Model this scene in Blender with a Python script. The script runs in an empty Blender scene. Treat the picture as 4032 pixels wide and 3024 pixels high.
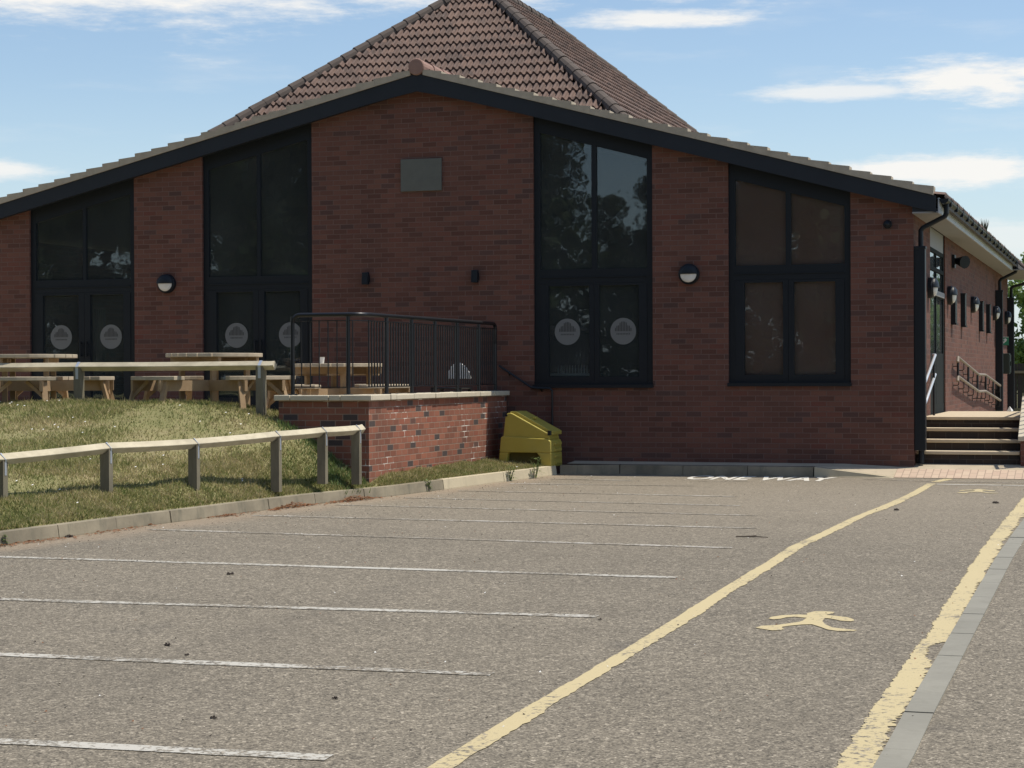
import bpy, math, random
import numpy as np
from mathutils import Vector, Matrix, Euler
R = math.radians
random.seed(7)
rng = np.random.default_rng(11)
S = bpy.context.scene
COL = S.collection

# ------------------------------------------------------------ camera, world, sun, exposure
cam_d = bpy.data.cameras.new("camera")
cam_d.sensor_width = 36.0
cam_d.lens = 67.86
cam_d.clip_start = 0.1
cam_d.clip_end = 2000
cam = bpy.data.objects.new("camera", cam_d)
COL.objects.link(cam)
cam.matrix_world = (Matrix.Translation((0, -27.3, 1.471)) @ Matrix.Rotation(R(18), 4, 'Z')
                    @ Matrix.Rotation(R(90) - math.atan(44.5 / 7600), 4, 'X') @ Matrix.Rotation(-0.004, 4, 'Z'))
S.camera = cam

SUN = Vector((0.42, 0.165, 1.0)).normalized()
SUN_EL = math.asin(SUN.z)
SUN_AZ = math.atan2(SUN.x, SUN.y)
sd = bpy.data.lights.new("sun", 'SUN')
sd.energy = 4.3
sd.angle = R(0.53)
sd.color = (1.0, 0.93, 0.82)
so = bpy.data.objects.new("sun", sd)
so.rotation_euler = (-SUN).to_track_quat('-Z', 'Y').to_euler()
so.location = (10, 5, 30)
COL.objects.link(so)

S.view_settings.view_transform = 'Standard'
S.view_settings.look = 'None'
S.view_settings.exposure = 0.15
S.view_settings.gamma = 1.0
try:
    S.cycles.max_bounces = 8
    S.cycles.transparent_max_bounces = 12
except Exception:
    pass


class NT:
    """small helper round a node tree"""
    def __init__(self, tree):
        self.t = tree
        tree.nodes.clear()

    def n(self, typ, **kw):
        nd = self.t.nodes.new(typ)
        for k, v in kw.items():
            setattr(nd, k, v)
        return nd

    def l(self, a, b):
        self.t.links.new(a, b)

    def setin(self, sock, v):
        if isinstance(v, bpy.types.NodeSocket):
            self.l(v, sock)
        else:
            sock.default_value = v

    def math(self, op, a, b=None, c=None, clamp=False):
        nd = self.n('ShaderNodeMath', operation=op)
        nd.use_clamp = clamp
        self.setin(nd.inputs[0], a)
        if b is not None:
            self.setin(nd.inputs[1], b)
        if c is not None:
            self.setin(nd.inputs[2], c)
        return nd.outputs[0]

    def mix(self, fac, a, b, mode='MIX'):
        nd = self.n('ShaderNodeMix', data_type='RGBA', blend_type=mode)
        self.setin(nd.inputs[0], fac)
        self.setin(nd.inputs[6], a if isinstance(a, bpy.types.NodeSocket) else (*a[:3], 1))
        self.setin(nd.inputs[7], b if isinstance(b, bpy.types.NodeSocket) else (*b[:3], 1))
        return nd.outputs[2]

    def noise(self, vec, scale, detail=3, rough=0.55):
        nd = self.n('ShaderNodeTexNoise')
        if vec is not None:
            self.l(vec, nd.inputs['Vector'])
        nd.inputs['Scale'].default_value = scale
        nd.inputs['Detail'].default_value = detail
        nd.inputs['Roughness'].default_value = rough
        return nd.outputs[0]

    def ramp(self, fac, stops, interp='LINEAR'):
        nd = self.n('ShaderNodeValToRGB')
        nd.color_ramp.interpolation = interp
        el = nd.color_ramp.elements
        while len(el) > 1:
            el.remove(el[-1])
        el[0].position = stops[0][0]
        c = stops[0][1]
        el[0].color = (*c, 1) if isinstance(c, tuple) else (c, c, c, 1)
        for p, c in stops[1:]:
            e = el.new(p)
            e.color = (*c, 1) if isinstance(c, tuple) else (c, c, c, 1)
        self.setin(nd.inputs[0], fac)
        return nd.outputs[0]

    def smooth(self, v, lo, hi):
        nd = self.n('ShaderNodeMapRange', interpolation_type='SMOOTHSTEP')
        self.setin(nd.inputs[0], v)
        nd.inputs[1].default_value = lo
        nd.inputs[2].default_value = hi
        return nd.outputs[0]


# ---- sky
W = bpy.data.worlds.new("World")
S.world = W
W.use_nodes = True
nt = NT(W.node_tree)
sky = nt.n('ShaderNodeTexSky', sky_type='NISHITA')
sky.sun_disc = False
sky.sun_elevation = SUN_EL
sky.sun_rotation = SUN_AZ
sky.air_density = 1.0
sky.dust_density = 0.5
sky.ozone_density = 1.6
bg = nt.n('ShaderNodeBackground')
bg.inputs[1].default_value = 0.125
tc = nt.n('ShaderNodeTexCoord')
sep = nt.n('ShaderNodeSeparateXYZ')
nt.l(tc.outputs['Generated'], sep.inputs[0])
dx, dy, dz = sep.outputs
az = nt.math('MULTIPLY', nt.math('ARCTAN2', dx, dy), 57.2958)          # degrees clockwise from +Y
el = nt.math('MULTIPLY', nt.math('ARCSINE', dz), 57.2958)
low = nt.math('MULTIPLY', nt.math('SUBTRACT', 1.0, nt.smooth(el, 0.0, 9.0)), 0.62)
nt.l(nt.mix(low, sky.outputs[0], (4.55, 5.55, 6.35)), bg.inputs[0])
comb = nt.n('ShaderNodeCombineXYZ')
nt.l(nt.math('MULTIPLY', az, 0.16), comb.inputs[0])
nt.l(nt.math('MULTIPLY', el, 0.95), comb.inputs[1])
cn = nt.noise(comb.outputs[0], 1.0, 6, 0.62)
comb2 = nt.n('ShaderNodeCombineXYZ')
nt.l(nt.math('MULTIPLY', az, 0.85), comb2.inputs[0])
nt.l(nt.math('MULTIPLY', el, 3.4), comb2.inputs[1])
cn2 = nt.noise(comb2.outputs[0], 1.0, 7, 0.68)
cnm = nt.math('ADD', nt.math('MULTIPLY', nt.math('SUBTRACT', cn, 0.5), 2.3), nt.math('MULTIPLY', nt.math('SUBTRACT', cn2, 0.5), 1.1))
lobes = [  # azimuth, elevation, half width, half height, density  (bands of cloud over the roof)
    (-28.5, 11.4, 7.5, 1.9, 1.0), (-20.5, 11.6, 5.5, 1.3, 1.0), (-13.8, 10.35, 3.2, 0.38, 0.9), (-13.0, 11.8, 4.4, 1.25, 0.95),
    (-4.2, 8.35, 3.8, 0.85, 1.05), (-8.3, 8.1, 3.2, 0.36, 0.75), (-5.0, 5.8, 4.3, 0.62, 1.05), (-33.6, 5.8, 3.0, 0.42, 0.8),
    (-3.0, 3.7, 6.5, 0.8, 0.5), (-22.0, 14.5, 12, 1.6, 1.0), (4.0, 13.0, 7, 1.3, 0.9), (10.0, 6.0, 5, 1.0, 0.9), (-48, 9, 8, 1.5, 1.0),
    (160, 20, 40, 6, 0.8), (200, 28, 30, 5, 0.8), (-120, 32, 30, 7, 0.7), (60, 40, 25, 6, 0.6), (-160, 12, 20, 3, 0.8)]
tot = None
for a0, e0, ra, re, den in lobes:
    u = nt.math('DIVIDE', nt.math('SUBTRACT', az, a0), ra)
    v = nt.math('DIVIDE', nt.math('SUBTRACT', el, e0), re)
    d = nt.math('SQRT', nt.math('ADD', nt.math('MULTIPLY', u, u), nt.math('MULTIPLY', v, v)))
    m = nt.math('SUBTRACT', 1.0, d)
    m = nt.math('ADD', m, nt.math('MULTIPLY', cnm, 0.78))
    m = nt.math('MULTIPLY', nt.smooth(m, 0.0, 0.75), den)
    tot = m if tot is None else nt.math('MAXIMUM', tot, m)
wisp = nt.math('MULTIPLY', nt.smooth(cn, 0.5, 0.85), 0.22)
tot = nt.math('MINIMUM', nt.math('ADD', tot, wisp), 0.97)
bgc = nt.n('ShaderNodeBackground')
bgc.inputs[0].default_value = (1.0, 0.985, 0.95, 1)
bgc.inputs[1].default_value = 0.86
ms = nt.n('ShaderNodeMixShader')
nt.l(tot, ms.inputs[0])
nt.l(bg.outputs[0], ms.inputs[1])
nt.l(bgc.outputs[0], ms.inputs[2])
wo = nt.n('ShaderNodeOutputWorld')
nt.l(ms.outputs[0], wo.inputs[0])

# ------------------------------------------------------------ object helpers
ORG = {}


class MB:
    def __init__(self):
        self.v, self.f, self.m = [], [], []

    def poly(self, pts, mi=0):
        b = len(self.v)
        self.v += [tuple(p) for p in pts]
        self.f.append(tuple(range(b, b + len(pts))))
        self.m.append(mi)

    def box(self, x0, x1, y0, y1, z0, z1, mi=0):
        b = len(self.v)
        self.v += [(x0, y0, z0), (x1, y0, z0), (x1, y1, z0), (x0, y1, z0), (x0, y0, z1), (x1, y0, z1), (x1, y1, z1), (x0, y1, z1)]
        for q in ((0, 3, 2, 1), (4, 5, 6, 7), (0, 1, 5, 4), (1, 2, 6, 5), (2, 3, 7, 6), (3, 0, 4, 7)):
            self.f.append(tuple(b + i for i in q))
            self.m.append(mi)

    def prism(self, pts, axis, a, c, mi=0, cap=None):
        """2-D polygon extruded along an axis; axis y: pts=(x,z); axis x: pts=(y,z); axis z: pts=(x,y)"""
        def p3(p, t):
            return {'y': (p[0], t, p[1]), 'x': (t, p[0], p[1]), 'z': (p[0], p[1], t)}[axis]
        b = len(self.v)
        n = len(pts)
        self.v += [p3(p, a) for p in pts] + [p3(p, c) for p in pts]
        self.f.append(tuple(b + i for i in range(n)))
        self.f.append(tuple(b + n + i for i in reversed(range(n))))
        self.m += [mi if cap is None else cap] * 2
        for i in range(n):
            j = (i + 1) % n
            self.f.append((b + i, b + n + i, b + n + j, b + j))
            self.m.append(mi)

    def bar(self, p, q, w, h, mi=0, up=(0, 0, 1), taper=1.0):
        p, q = Vector(p), Vector(q)
        d = (q - p).normalized()
        s = d.cross(Vector(up))
        if s.length < 1e-4:
            s = d.cross(Vector((0, 1, 0)))
        s.normalize()
        u = s.cross(d)
        b = len(self.v)
        for c, k in ((p, 1.0), (q, taper)):
            for a_, b_ in ((-1, -1), (1, -1), (1, 1), (-1, 1)):
                self.v.append(tuple(c + s * (a_ * w / 2 * k) + u * (b_ * h / 2 * k)))
        for f in ((0, 3, 2, 1), (4, 5, 6, 7), (0, 1, 5, 4), (1, 2, 6, 5), (2, 3, 7, 6), (3, 0, 4, 7)):
            self.f.append(tuple(b + i for i in f))
            self.m.append(mi)

    def tube(self, pts, r, n=8, mi=0, caps=True):
        pts = [Vector(p) for p in pts]
        rs = r if isinstance(r, (list, tuple)) else [r] * len(pts)
        b = len(self.v)
        prev = None
        for i, p in enumerate(pts):
            if i == 0:
                d = pts[1] - p
            elif i == len(pts) - 1:
                d = p - pts[i - 1]
            else:
                d = (pts[i + 1] - p).normalized() + (p - pts[i - 1]).normalized()
            d.normalize()
            if prev is None:
                s = d.cross(Vector((0, 0, 1)))
                if s.length < 1e-3:
                    s = d.cross(Vector((0, 1, 0)))
            else:
                s = prev - d * prev.dot(d)
            s.normalize()
            prev = s
            u = d.cross(s)
            for k in range(n):
                t = 2 * math.pi * k / n
                self.v.append(tuple(p + (s * math.cos(t) + u * math.sin(t)) * rs[i]))
        for i in range(len(pts) - 1):
            for k in range(n):
                k2 = (k + 1) % n
                self.f.append((b + i * n + k, b + i * n + k2, b + (i + 1) * n + k2, b + (i + 1) * n + k))
                self.m.append(mi)
        if caps:
            self.f.append(tuple(b + k for k in reversed(range(n))))
            self.f.append(tuple(b + (len(pts) - 1) * n + k for k in range(n)))
            self.m += [mi, mi]

    def lathe(self, c, prof, axis='z', n=24, mi=None):
        """prof: list of (radius, height[, material])"""
        b = len(self.v)
        for pr in prof:
            r, h = pr[0], pr[1]
            for k in range(n):
                t = 2 * math.pi * k / n
                a, d = r * math.cos(t), r * math.sin(t)
                self.v.append({'z': (c[0] + a, c[1] + d, c[2] + h), 'y': (c[0] + a, c[1] + h, c[2] + d), 'x': (c[0] + h, c[1] + a, c[2] + d)}[axis])
        for i in range(len(prof) - 1):
            for k in range(n):
                k2 = (k + 1) % n
                self.f.append((b + i * n + k, b + i * n + k2, b + (i + 1) * n + k2, b + (i + 1) * n + k))
                self.m.append(prof[i][2] if len(prof[i]) > 2 else 0)
        for i in (0, len(prof) - 1):
            if prof[i][0] > 1e-4:
                self.f.append(tuple(b + i * n + k for k in range(n)))
                self.m.append(prof[i][2] if len(prof[i]) > 2 else 0)

    def build(self, name, mats, parent=None, smooth=False, bevel=0.0, local=False):
        o3 = Vector((0, 0, 0))
        if parent is not None and not local:
            o3 = ORG[parent.name]
        me = bpy.data.meshes.new(name)
        me.from_pydata([(x - o3.x, y - o3.y, z - o3.z) for x, y, z in self.v], [], self.f)
        mats = mats if isinstance(mats, (list, tuple)) else [mats]
        for m_ in mats:
            me.materials.append(m_)
        if len(mats) > 1:
            me.polygons.foreach_set('material_index', self.m)
        if smooth:
            me.polygons.foreach_set('use_smooth', [True] * len(me.polygons))
        me.update()
        import bmesh
        bm = bmesh.new()
        bm.from_mesh(me)
        bmesh.ops.recalc_face_normals(bm, faces=bm.faces)
        bm.to_mesh(me)
        bm.free()
        o = bpy.data.objects.new(name, me)
        COL.objects.link(o)
        if parent is not None:
            o.parent = parent
        ORG[o.name] = o3
        if bevel > 0:
            md = o.modifiers.new("bevel", 'BEVEL')
            md.width = bevel
            md.segments = 2
            md.limit_method = 'ANGLE'
            md.angle_limit = R(40)
        return o


def tag(o, label, cat, group=None):
    o['label'] = label
    o['category'] = cat
    if group:
        o['group'] = group
    return o


def thing(name, label, cat, loc, group=None):
    o = bpy.data.objects.new(name, None)
    COL.objects.link(o)
    o.location = loc
    o.empty_display_size = 0.2
    ORG[o.name] = Vector(loc)
    return tag(o, label, cat, group)


def structure(o):
    o['kind'] = 'structure'
    return o


def copy_tree(root, loc, rz, label):
    r = root.copy()
    COL.objects.link(r)
    r.location = loc
    r.rotation_euler = (0, 0, rz)
    r['label'] = label
    for ch in list(root.children):
        c = ch.copy()
        COL.objects.link(c)
        c.parent = r
        for g in list(ch.children):
            d = g.copy()
            COL.objects.link(d)
            d.parent = c
    return r


# ------------------------------------------------------------ materials
def newmat(name):
    m = bpy.data.materials.new(name)
    m.use_nodes = True
    t = NT(m.node_tree)
    out = t.n('ShaderNodeOutputMaterial')
    bs = t.n('ShaderNodeBsdfPrincipled')
    t.l(bs.outputs[0], out.inputs[0])
    return m, t, bs, out


def wpos(t):
    return t.n('ShaderNodeNewGeometry').outputs['Position']


def opos(t):
    return t.n('ShaderNodeTexCoord').outputs['Object']


def bump(t, bs, h, strength=0.3, dist=0.01):
    b = t.n('ShaderNodeBump')
    b.inputs['Strength'].default_value = strength
    b.inputs['Distance'].default_value = dist
    t.l(h, b.inputs['Height'])
    t.l(b.outputs[0], bs.inputs['Normal'])


def plain(name, col, rough=0.6, var=0.15, scale=6.0, metal=0.0, bumpy=0.0, world=False, spec=0.5):
    m, t, bs, out = newmat(name)
    p = wpos(t) if world else opos(t)
    n1 = t.noise(p, scale, 5, 0.6)
    k = t.math('ADD', 1.0 - var, t.math('MULTIPLY', n1, 2 * var))
    rgb = t.n('ShaderNodeRGB')
    rgb.outputs[0].default_value = (*col, 1)
    sc = t.n('ShaderNodeVectorMath', operation='SCALE')
    t.l(rgb.outputs[0], sc.inputs[0])
    t.l(k, sc.inputs['Scale'])
    t.l(sc.outputs[0], bs.inputs['Base Color'])
    bs.inputs['Roughness'].default_value = rough
    bs.inputs['Metallic'].default_value = metal
    bs.inputs['Specular IOR Level'].default_value = spec
    if bumpy > 0:
        bump(t, bs, t.noise(p, scale * 12, 4), bumpy, 0.004)
    return m


def brick_mat(name, base, dark, mortar, dark_frac=0.13, lime=0.0, row=0.075, wid=0.225, grime=0.25, tones=None, squash=None):
    m, t, bs, out = newmat(name)
    geo = t.n('ShaderNodeNewGeometry')
    sp = t.n('ShaderNodeSeparateXYZ')
    t.l(geo.outputs['Position'], sp.inputs[0])
    sn = t.n('ShaderNodeSeparateXYZ')
    t.l(geo.outputs['True Normal'], sn.inputs[0])
    side = t.math('GREATER_THAN', t.math('ABSOLUTE', sn.outputs[0]), 0.5)
    u = t.math('ADD', t.math('MULTIPLY', side, sp.outputs[1]), t.math('MULTIPLY', t.math('SUBTRACT', 1.0, side), sp.outputs[0]))
    cv = t.n('ShaderNodeCombineXYZ')
    t.l(t.math('ADD', u, 60.0), cv.inputs[0])
    t.l(t.math('ADD', sp.outputs[2], 9.0), cv.inputs[1])
    bt = t.n('ShaderNodeTexBrick')
    t.l(cv.outputs[0], bt.inputs['Vector'])
    bt.inputs['Color1'].default_value = (0, 0, 0, 1)
    bt.inputs['Color2'].default_value = (1, 1, 1, 1)
    bt.inputs['Mortar'].default_value = (0.5, 0.5, 0.5, 1)
    bt.inputs['Scale'].default_value = 1.0
    bt.inputs['Mortar Size'].default_value = 0.006
    bt.inputs['Mortar Smooth'].default_value = 0.2
    bt.inputs['Brick Width'].default_value = wid
    bt.inputs['Row Height'].default_value = row
    if squash:
        bt.squash = squash
        bt.squash_frequency = 2
    rnd, fac = bt.outputs['Color'], bt.outputs['Fac']
    b = Vector(base)
    tones = tones or [(0.8, b * 0.86), (0.45, b), (0.2, b * 1.12)]
    stops = [(0.0, tuple(dark)), (dark_frac, tuple(Vector(dark) * 1.2)), (dark_frac + 0.04, tuple(b * 0.72)), (0.4, tuple(b * 0.92)), (0.62, tuple(b)),
             (0.85, tuple(Vector((b.x * 1.12, b.y * 1.14, b.z * 1.1)))), (1.0, tuple(Vector((b.x * 0.95, b.y * 0.8, b.z * 0.8))))]
    bc = t.ramp(rnd, stops)
    pos = geo.outputs['Position']
    n1 = t.noise(pos, 1.1, 4, 0.6)
    n2 = t.noise(pos, 45.0, 3, 0.6)
    bc = t.mix(t.math('MULTIPLY', t.smooth(n1, 0.35, 0.75), grime), bc, (0.05, 0.042, 0.036))
    bc = t.mix(t.math('MULTIPLY', n2, 0.35), bc, t.mix(0.6, bc, (0.02, 0.015, 0.012)))
    mcol = t.mix(t.noise(pos, 3.0, 3), mortar, tuple(Vector(mortar) * 0.6))
    if lime > 0:
        ln = t.noise(pos, 2.6, 4, 0.65)
        mcol = t.mix(t.smooth(ln, 0.55, 0.66), mcol, (0.72, 0.66, 0.58))
        streak = t.n('ShaderNodeVectorMath', operation='MULTIPLY')
        t.l(pos, streak.inputs[0])
        streak.inputs[1].default_value = (9, 9, 1.5)
        sn2 = t.noise(streak.outputs[0], 1.6, 3, 0.6)
        bc = t.mix(t.math('MULTIPLY', t.smooth(sn2, 0.62, 0.8), lime), bc, (0.55, 0.44, 0.36))
    c = t.mix(fac, bc, mcol)
    t.l(c, bs.inputs['Base Color'])
    bs.inputs['Roughness'].default_value = 0.9
    bs.inputs['Specular IOR Level'].default_value = 0.25
    h = t.math('SUBTRACT', t.math('MULTIPLY', n2, 0.4), fac)
    bump(t, bs, h, 0.5, 0.006)
    return m


M = {}
M['brick'] = brick_mat('red_brick', (0.172, 0.078, 0.058), (0.105, 0.056, 0.047), (0.19, 0.122, 0.10), dark_frac=0.07)
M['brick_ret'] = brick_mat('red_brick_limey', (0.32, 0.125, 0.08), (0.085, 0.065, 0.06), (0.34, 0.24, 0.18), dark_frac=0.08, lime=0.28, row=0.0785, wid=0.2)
M['brick_shade'] = brick_mat('shade_dark_step_brick', (0.045, 0.034, 0.028), (0.03, 0.026, 0.024), (0.08, 0.068, 0.06), dark_frac=0.3, row=0.12)  # step brick coloured darker to carry the shade on the risers
M['black'] = plain('black_paint', (0.010, 0.0135, 0.018), 0.45, 0.12, 4, spec=0.3)
M['board'] = plain('dark_stained_board', (0.018, 0.0225, 0.029), 0.6, 0.2, 3, spec=0.3)
M['rail'] = plain('black_railing_paint', (0.010, 0.011, 0.013), 0.4, 0.15, 5)
M['verge'] = plain('weathered_verge_mortar', (0.40, 0.35, 0.27), 0.9, 0.3, 7, bumpy=0.4)
M['ridge'] = plain('terracotta_ridge_clay', (0.27, 0.165, 0.13), 0.85, 0.3, 5, bumpy=0.3)
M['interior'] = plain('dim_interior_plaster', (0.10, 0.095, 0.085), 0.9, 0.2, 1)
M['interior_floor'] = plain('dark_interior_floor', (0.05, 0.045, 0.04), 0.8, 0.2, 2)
M['reflection_sheet'] = plain('brown_reflection', (0.58, 0.25, 0.17), 0.9, 0.12, 3)
M['white'] = plain('opal_white_plastic', (0.72, 0.72, 0.70), 0.45, 0.06, 10)
M['soffit'] = plain('grey_white_soffit_board', (0.27, 0.27, 0.27), 0.7, 0.1, 2)
M['fascia'] = plain('pale_grey_fascia', (0.42, 0.45, 0.47), 0.6, 0.12, 2)
M['stone'] = plain('grey_stone_plaque', (0.115, 0.12, 0.105), 0.85, 0.18, 8, bumpy=0.3)
M['galv'] = plain('galvanised_strap', (0.55, 0.60, 0.66), 0.42, 0.15, 20, metal=0.55)
M['steel'] = plain('bright_steel_tube', (0.70, 0.72, 0.73), 0.35, 0.05, 10, metal=0.6)
M['pale_rail'] = plain('pale_handrail_top', (0.24, 0.20, 0.155), 0.6, 0.2, 9)
M['tread'] = plain('buff_concrete_tread', (0.52, 0.43, 0.30), 0.9, 0.18, 7, bumpy=0.3)
M['coping'] = plain('cream_coping_stone', (0.56, 0.50, 0.38), 0.9, 0.16, 5, bumpy=0.4)
M['door'] = plain('dark_green_grey_door', (0.018, 0.023, 0.023), 0.85, 0.1, 4, spec=0.12)
M['green'] = plain('green_sign_face', (0.03, 0.22, 0.12), 0.5, 0.05, 5)
M['dkgreen'] = plain('dark_green_cabinet', (0.018, 0.03, 0.024), 0.5, 0.1, 5)
M['blue'] = plain('blue_plastic', (0.03, 0.09, 0.35), 0.5, 0.05, 5)
M['greenp'] = plain('bright_green_plastic', (0.03, 0.42, 0.12), 0.5, 0.05, 5)
M['fence'] = plain('dark_fence_timber', (0.035, 0.03, 0.028), 0.8, 0.25, 4)
M['red'] = plain('red_plastic', (0.4, 0.03, 0.03), 0.5, 0.05, 5)
M['rust'] = plain('moss_and_dirt', (0.07, 0.075, 0.045), 0.95, 0.4, 9)


def glass_mat():
    m, t, bs, out = newmat('window_glass')
    t.t.nodes.remove(bs)
    tr = t.n('ShaderNodeBsdfTransparent')
    tr.inputs[0].default_value = (0.72, 0.76, 0.75, 1)
    gl = t.n('ShaderNodeBsdfGlossy')
    gl.inputs['Roughness'].default_value = 0.015
    gl.inputs[0].default_value = (0.9, 0.95, 1.0, 1)
    n = t.noise(opos(t), 2.2, 2)
    b = t.n('ShaderNodeBump')
    b.inputs['Strength'].default_value = 0.03
    b.inputs['Distance'].default_value = 0.05
    t.l(n, b.inputs['Height'])
    t.l(b.outputs[0], gl.inputs['Normal'])
    fr = t.n('ShaderNodeFresnel')
    fr.inputs[0].default_value = 1.55
    mx = t.n('ShaderNodeMixShader')
    t.l(t.math('ADD', t.math('MULTIPLY', fr.outputs[0], 0.95), 0.015), mx.inputs[0])
    t.l(tr.outputs[0], mx.inputs[1])
    t.l(gl.outputs[0], mx.inputs[2])
    df = t.n('ShaderNodeBsdfDiffuse')  # pale diffuse film mixed in to lift the dark panes like glare haze
    df.inputs[0].default_value = (0.60, 0.66, 0.66, 1)
    m2 = t.n('ShaderNodeMixShader')
    t.l(t.math('ADD', 0.015, t.math('MULTIPLY', t.noise(opos(t), 1.3, 4), 0.05)), m2.inputs[0])
    t.l(mx.outputs[0], m2.inputs[1])
    t.l(df.outputs[0], m2.inputs[2])
    t.l(m2.outputs[0], out.inputs[0])
    return m


M['glass'] = glass_mat()


def sticker_mat():
    m, t, bs, out = newmat('frosted_sticker')
    bs.inputs['Base Color'].default_value = (0.16, 0.165, 0.16, 1)
    bs.inputs['Roughness'].default_value = 0.7
    return m


M['sticker'] = sticker_mat()
M['stickerbar'] = plain('sticker_bar', (0.05, 0.05, 0.05), 0.6, 0.05, 4)


def pantile_mat():
    m, t, bs, out = newmat('weathered_clay_tile')
    p = wpos(t)
    n1 = t.noise(p, 2.2, 5, 0.65)
    n2 = t.noise(p, 14.0, 4, 0.6)
    vo = t.n('ShaderNodeTexVoronoi')
    t.l(p, vo.inputs['Vector'])
    vo.inputs['Scale'].default_value = 3.4
    sv = t.n('ShaderNodeSeparateColor')
    t.l(vo.outputs['Color'], sv.inputs[0])
    c = t.ramp(t.math('ADD', t.math('MULTIPLY', n1, 0.5), t.math('MULTIPLY', sv.outputs[0], 0.45)),
               [(0.12, (0.062, 0.044, 0.038)), (0.4, (0.118, 0.077, 0.062)), (0.72, (0.170, 0.109, 0.085)), (0.85, (0.145, 0.105, 0.088))])
    c = t.mix(t.math('MULTIPLY', t.smooth(n2, 0.55, 0.75), 0.5), c, (0.20, 0.175, 0.15))
    spk = t.noise(p, 55.0, 2, 0.5)
    c = t.mix(t.math('MULTIPLY', t.smooth(spk, 0.72, 0.78), 0.7), c, (0.5, 0.47, 0.42))
    t.l(c, bs.inputs['Base Color'])
    bs.inputs['Roughness'].default_value = 0.85
    return m


M['tile'] = pantile_mat()
M['hip'] = plain('shade_dark_hip_tile', (0.095, 0.075, 0.062), 0.9, 0.35, 3, bumpy=0.4)  # coloured darker than the roof tiles for the shade along the hips


def asphalt_nodes(t, p):
    """colour socket of worn asphalt with pale aggregate"""
    vo = t.n('ShaderNodeTexVoronoi')
    t.l(p, vo.inputs['Vector'])
    vo.inputs['Scale'].default_value = 105.0
    sv = t.n('ShaderNodeSeparateColor')
    t.l(vo.outputs['Color'], sv.inputs[0])
    vo2 = t.n('ShaderNodeTexVoronoi')
    t.l(p, vo2.inputs['Vector'])
    vo2.inputs['Scale'].default_value = 38.0
    sv2 = t.n('ShaderNodeSeparateColor')
    t.l(vo2.outputs['Color'], sv2.inputs[0])
    mixv = t.math('ADD', t.math('MULTIPLY', sv.outputs[0], 0.72), t.math('MULTIPLY', sv2.outputs[1], 0.28))
    c = t.ramp(mixv, [(0.08, (0.078, 0.069, 0.057)), (0.3, (0.155, 0.138, 0.113)), (0.55, (0.215, 0.191, 0.155)), (0.8, (0.300, 0.267, 0.218)), (0.95, (0.50, 0.45, 0.38))])
    big = t.noise(p, 0.22, 5, 0.6)
    med = t.noise(p, 1.5, 4, 0.6)
    str_ = t.n('ShaderNodeVectorMath', operation='MULTIPLY')
    t.l(p, str_.inputs[0])
    str_.inputs[1].default_value = (0.12, 1.3, 1)
    band = t.noise(str_.outputs[0], 1.0, 4, 0.6)
    k = t.math('ADD', 0.66, t.math('ADD', t.math('MULTIPLY', big, 0.28), t.math('ADD', t.math('MULTIPLY', med, 0.16), t.math('MULTIPLY', band, 0.26))))
    sc = t.n('ShaderNodeVectorMath', operation='SCALE')
    t.l(c, sc.inputs[0])
    t.l(k, sc.inputs['Scale'])
    c = sc.outputs[0]
    spy = t.n('ShaderNodeSeparateXYZ')
    t.l(p, spy.inputs[0])
    far_pale = t.math('MULTIPLY', t.smooth(t.math('ADD', spy.outputs[1], t.math('MULTIPLY', big, 3.0)), -11.0, -3.0), 0.30)  # asphalt blends to a paler tone towards the building
    c = t.mix(far_pale, c, (0.36, 0.31, 0.245))
    trk = t.n('ShaderNodeVectorMath', operation='MULTIPLY')
    t.l(p, trk.inputs[0])
    trk.inputs[1].default_value = (0.9, 0.10, 1)
    tn = t.noise(trk.outputs[0], 1.0, 4, 0.6)
    c = t.mix(t.math('MULTIPLY', t.smooth(tn, 0.52, 0.72), 0.22), c, (0.10, 0.09, 0.078))
    ptch = t.n('ShaderNodeTexVoronoi')
    t.l(p, ptch.inputs['Vector'])
    ptch.inputs['Scale'].default_value = 0.16
    psv = t.n('ShaderNodeSeparateColor')
    t.l(ptch.outputs['Color'], psv.inputs[0])
    c = t.mix(t.math('MULTIPLY', psv.outputs[0], 0.10), c, (0.11, 0.10, 0.088))
    wm = t.n('ShaderNodeMix', data_type='RGBA', blend_type='MULTIPLY')
    wm.inputs[0].default_value = 1.0
    t.l(c, wm.inputs[6])
    wm.inputs[7].default_value = (0.885, 0.865, 0.80, 1)
    c = wm.outputs[2]
    # oil drips and dark tyre scuffs
    oil = t.noise(p, 0.9, 3, 0.5)
    c = t.mix(t.math('MULTIPLY', t.smooth(oil, 0.68, 0.8), 0.35), c, (0.06, 0.056, 0.052))
    return c, mixv


def asphalt_mat():
    m, t, bs, out = newmat('worn_asphalt')
    p = wpos(t)
    c, h = asphalt_nodes(t, p)
    # dry soil washed against the kerb on the left
    sp = t.n('ShaderNodeSeparateXYZ')
    t.l(p, sp.inputs[0])
    kx = t.math('ADD', -7.85, t.math('MULTIPLY', sp.outputs[1], 0.19))
    dk = t.math('SUBTRACT', sp.outputs[0], kx)
    soil = t.math('SUBTRACT', t.math('ADD', 0.62, t.math('MULTIPLY', t.noise(p, 1.7, 4, 0.6), 0.7)), t.math('MULTIPLY', dk, 1.15))
    c = t.mix(t.math('MULTIPLY', t.smooth(soil, 0.1, 0.75), 0.62), c, (0.30, 0.235, 0.165))
    t.l(c, bs.inputs['Base Color'])
    bs.inputs['Roughness'].default_value = 0.9
    bs.inputs['Specular IOR Level'].default_value = 0.3
    bump(t, bs, h, 0.55, 0.006)
    return m


M['asphalt'] = asphalt_mat()


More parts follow.
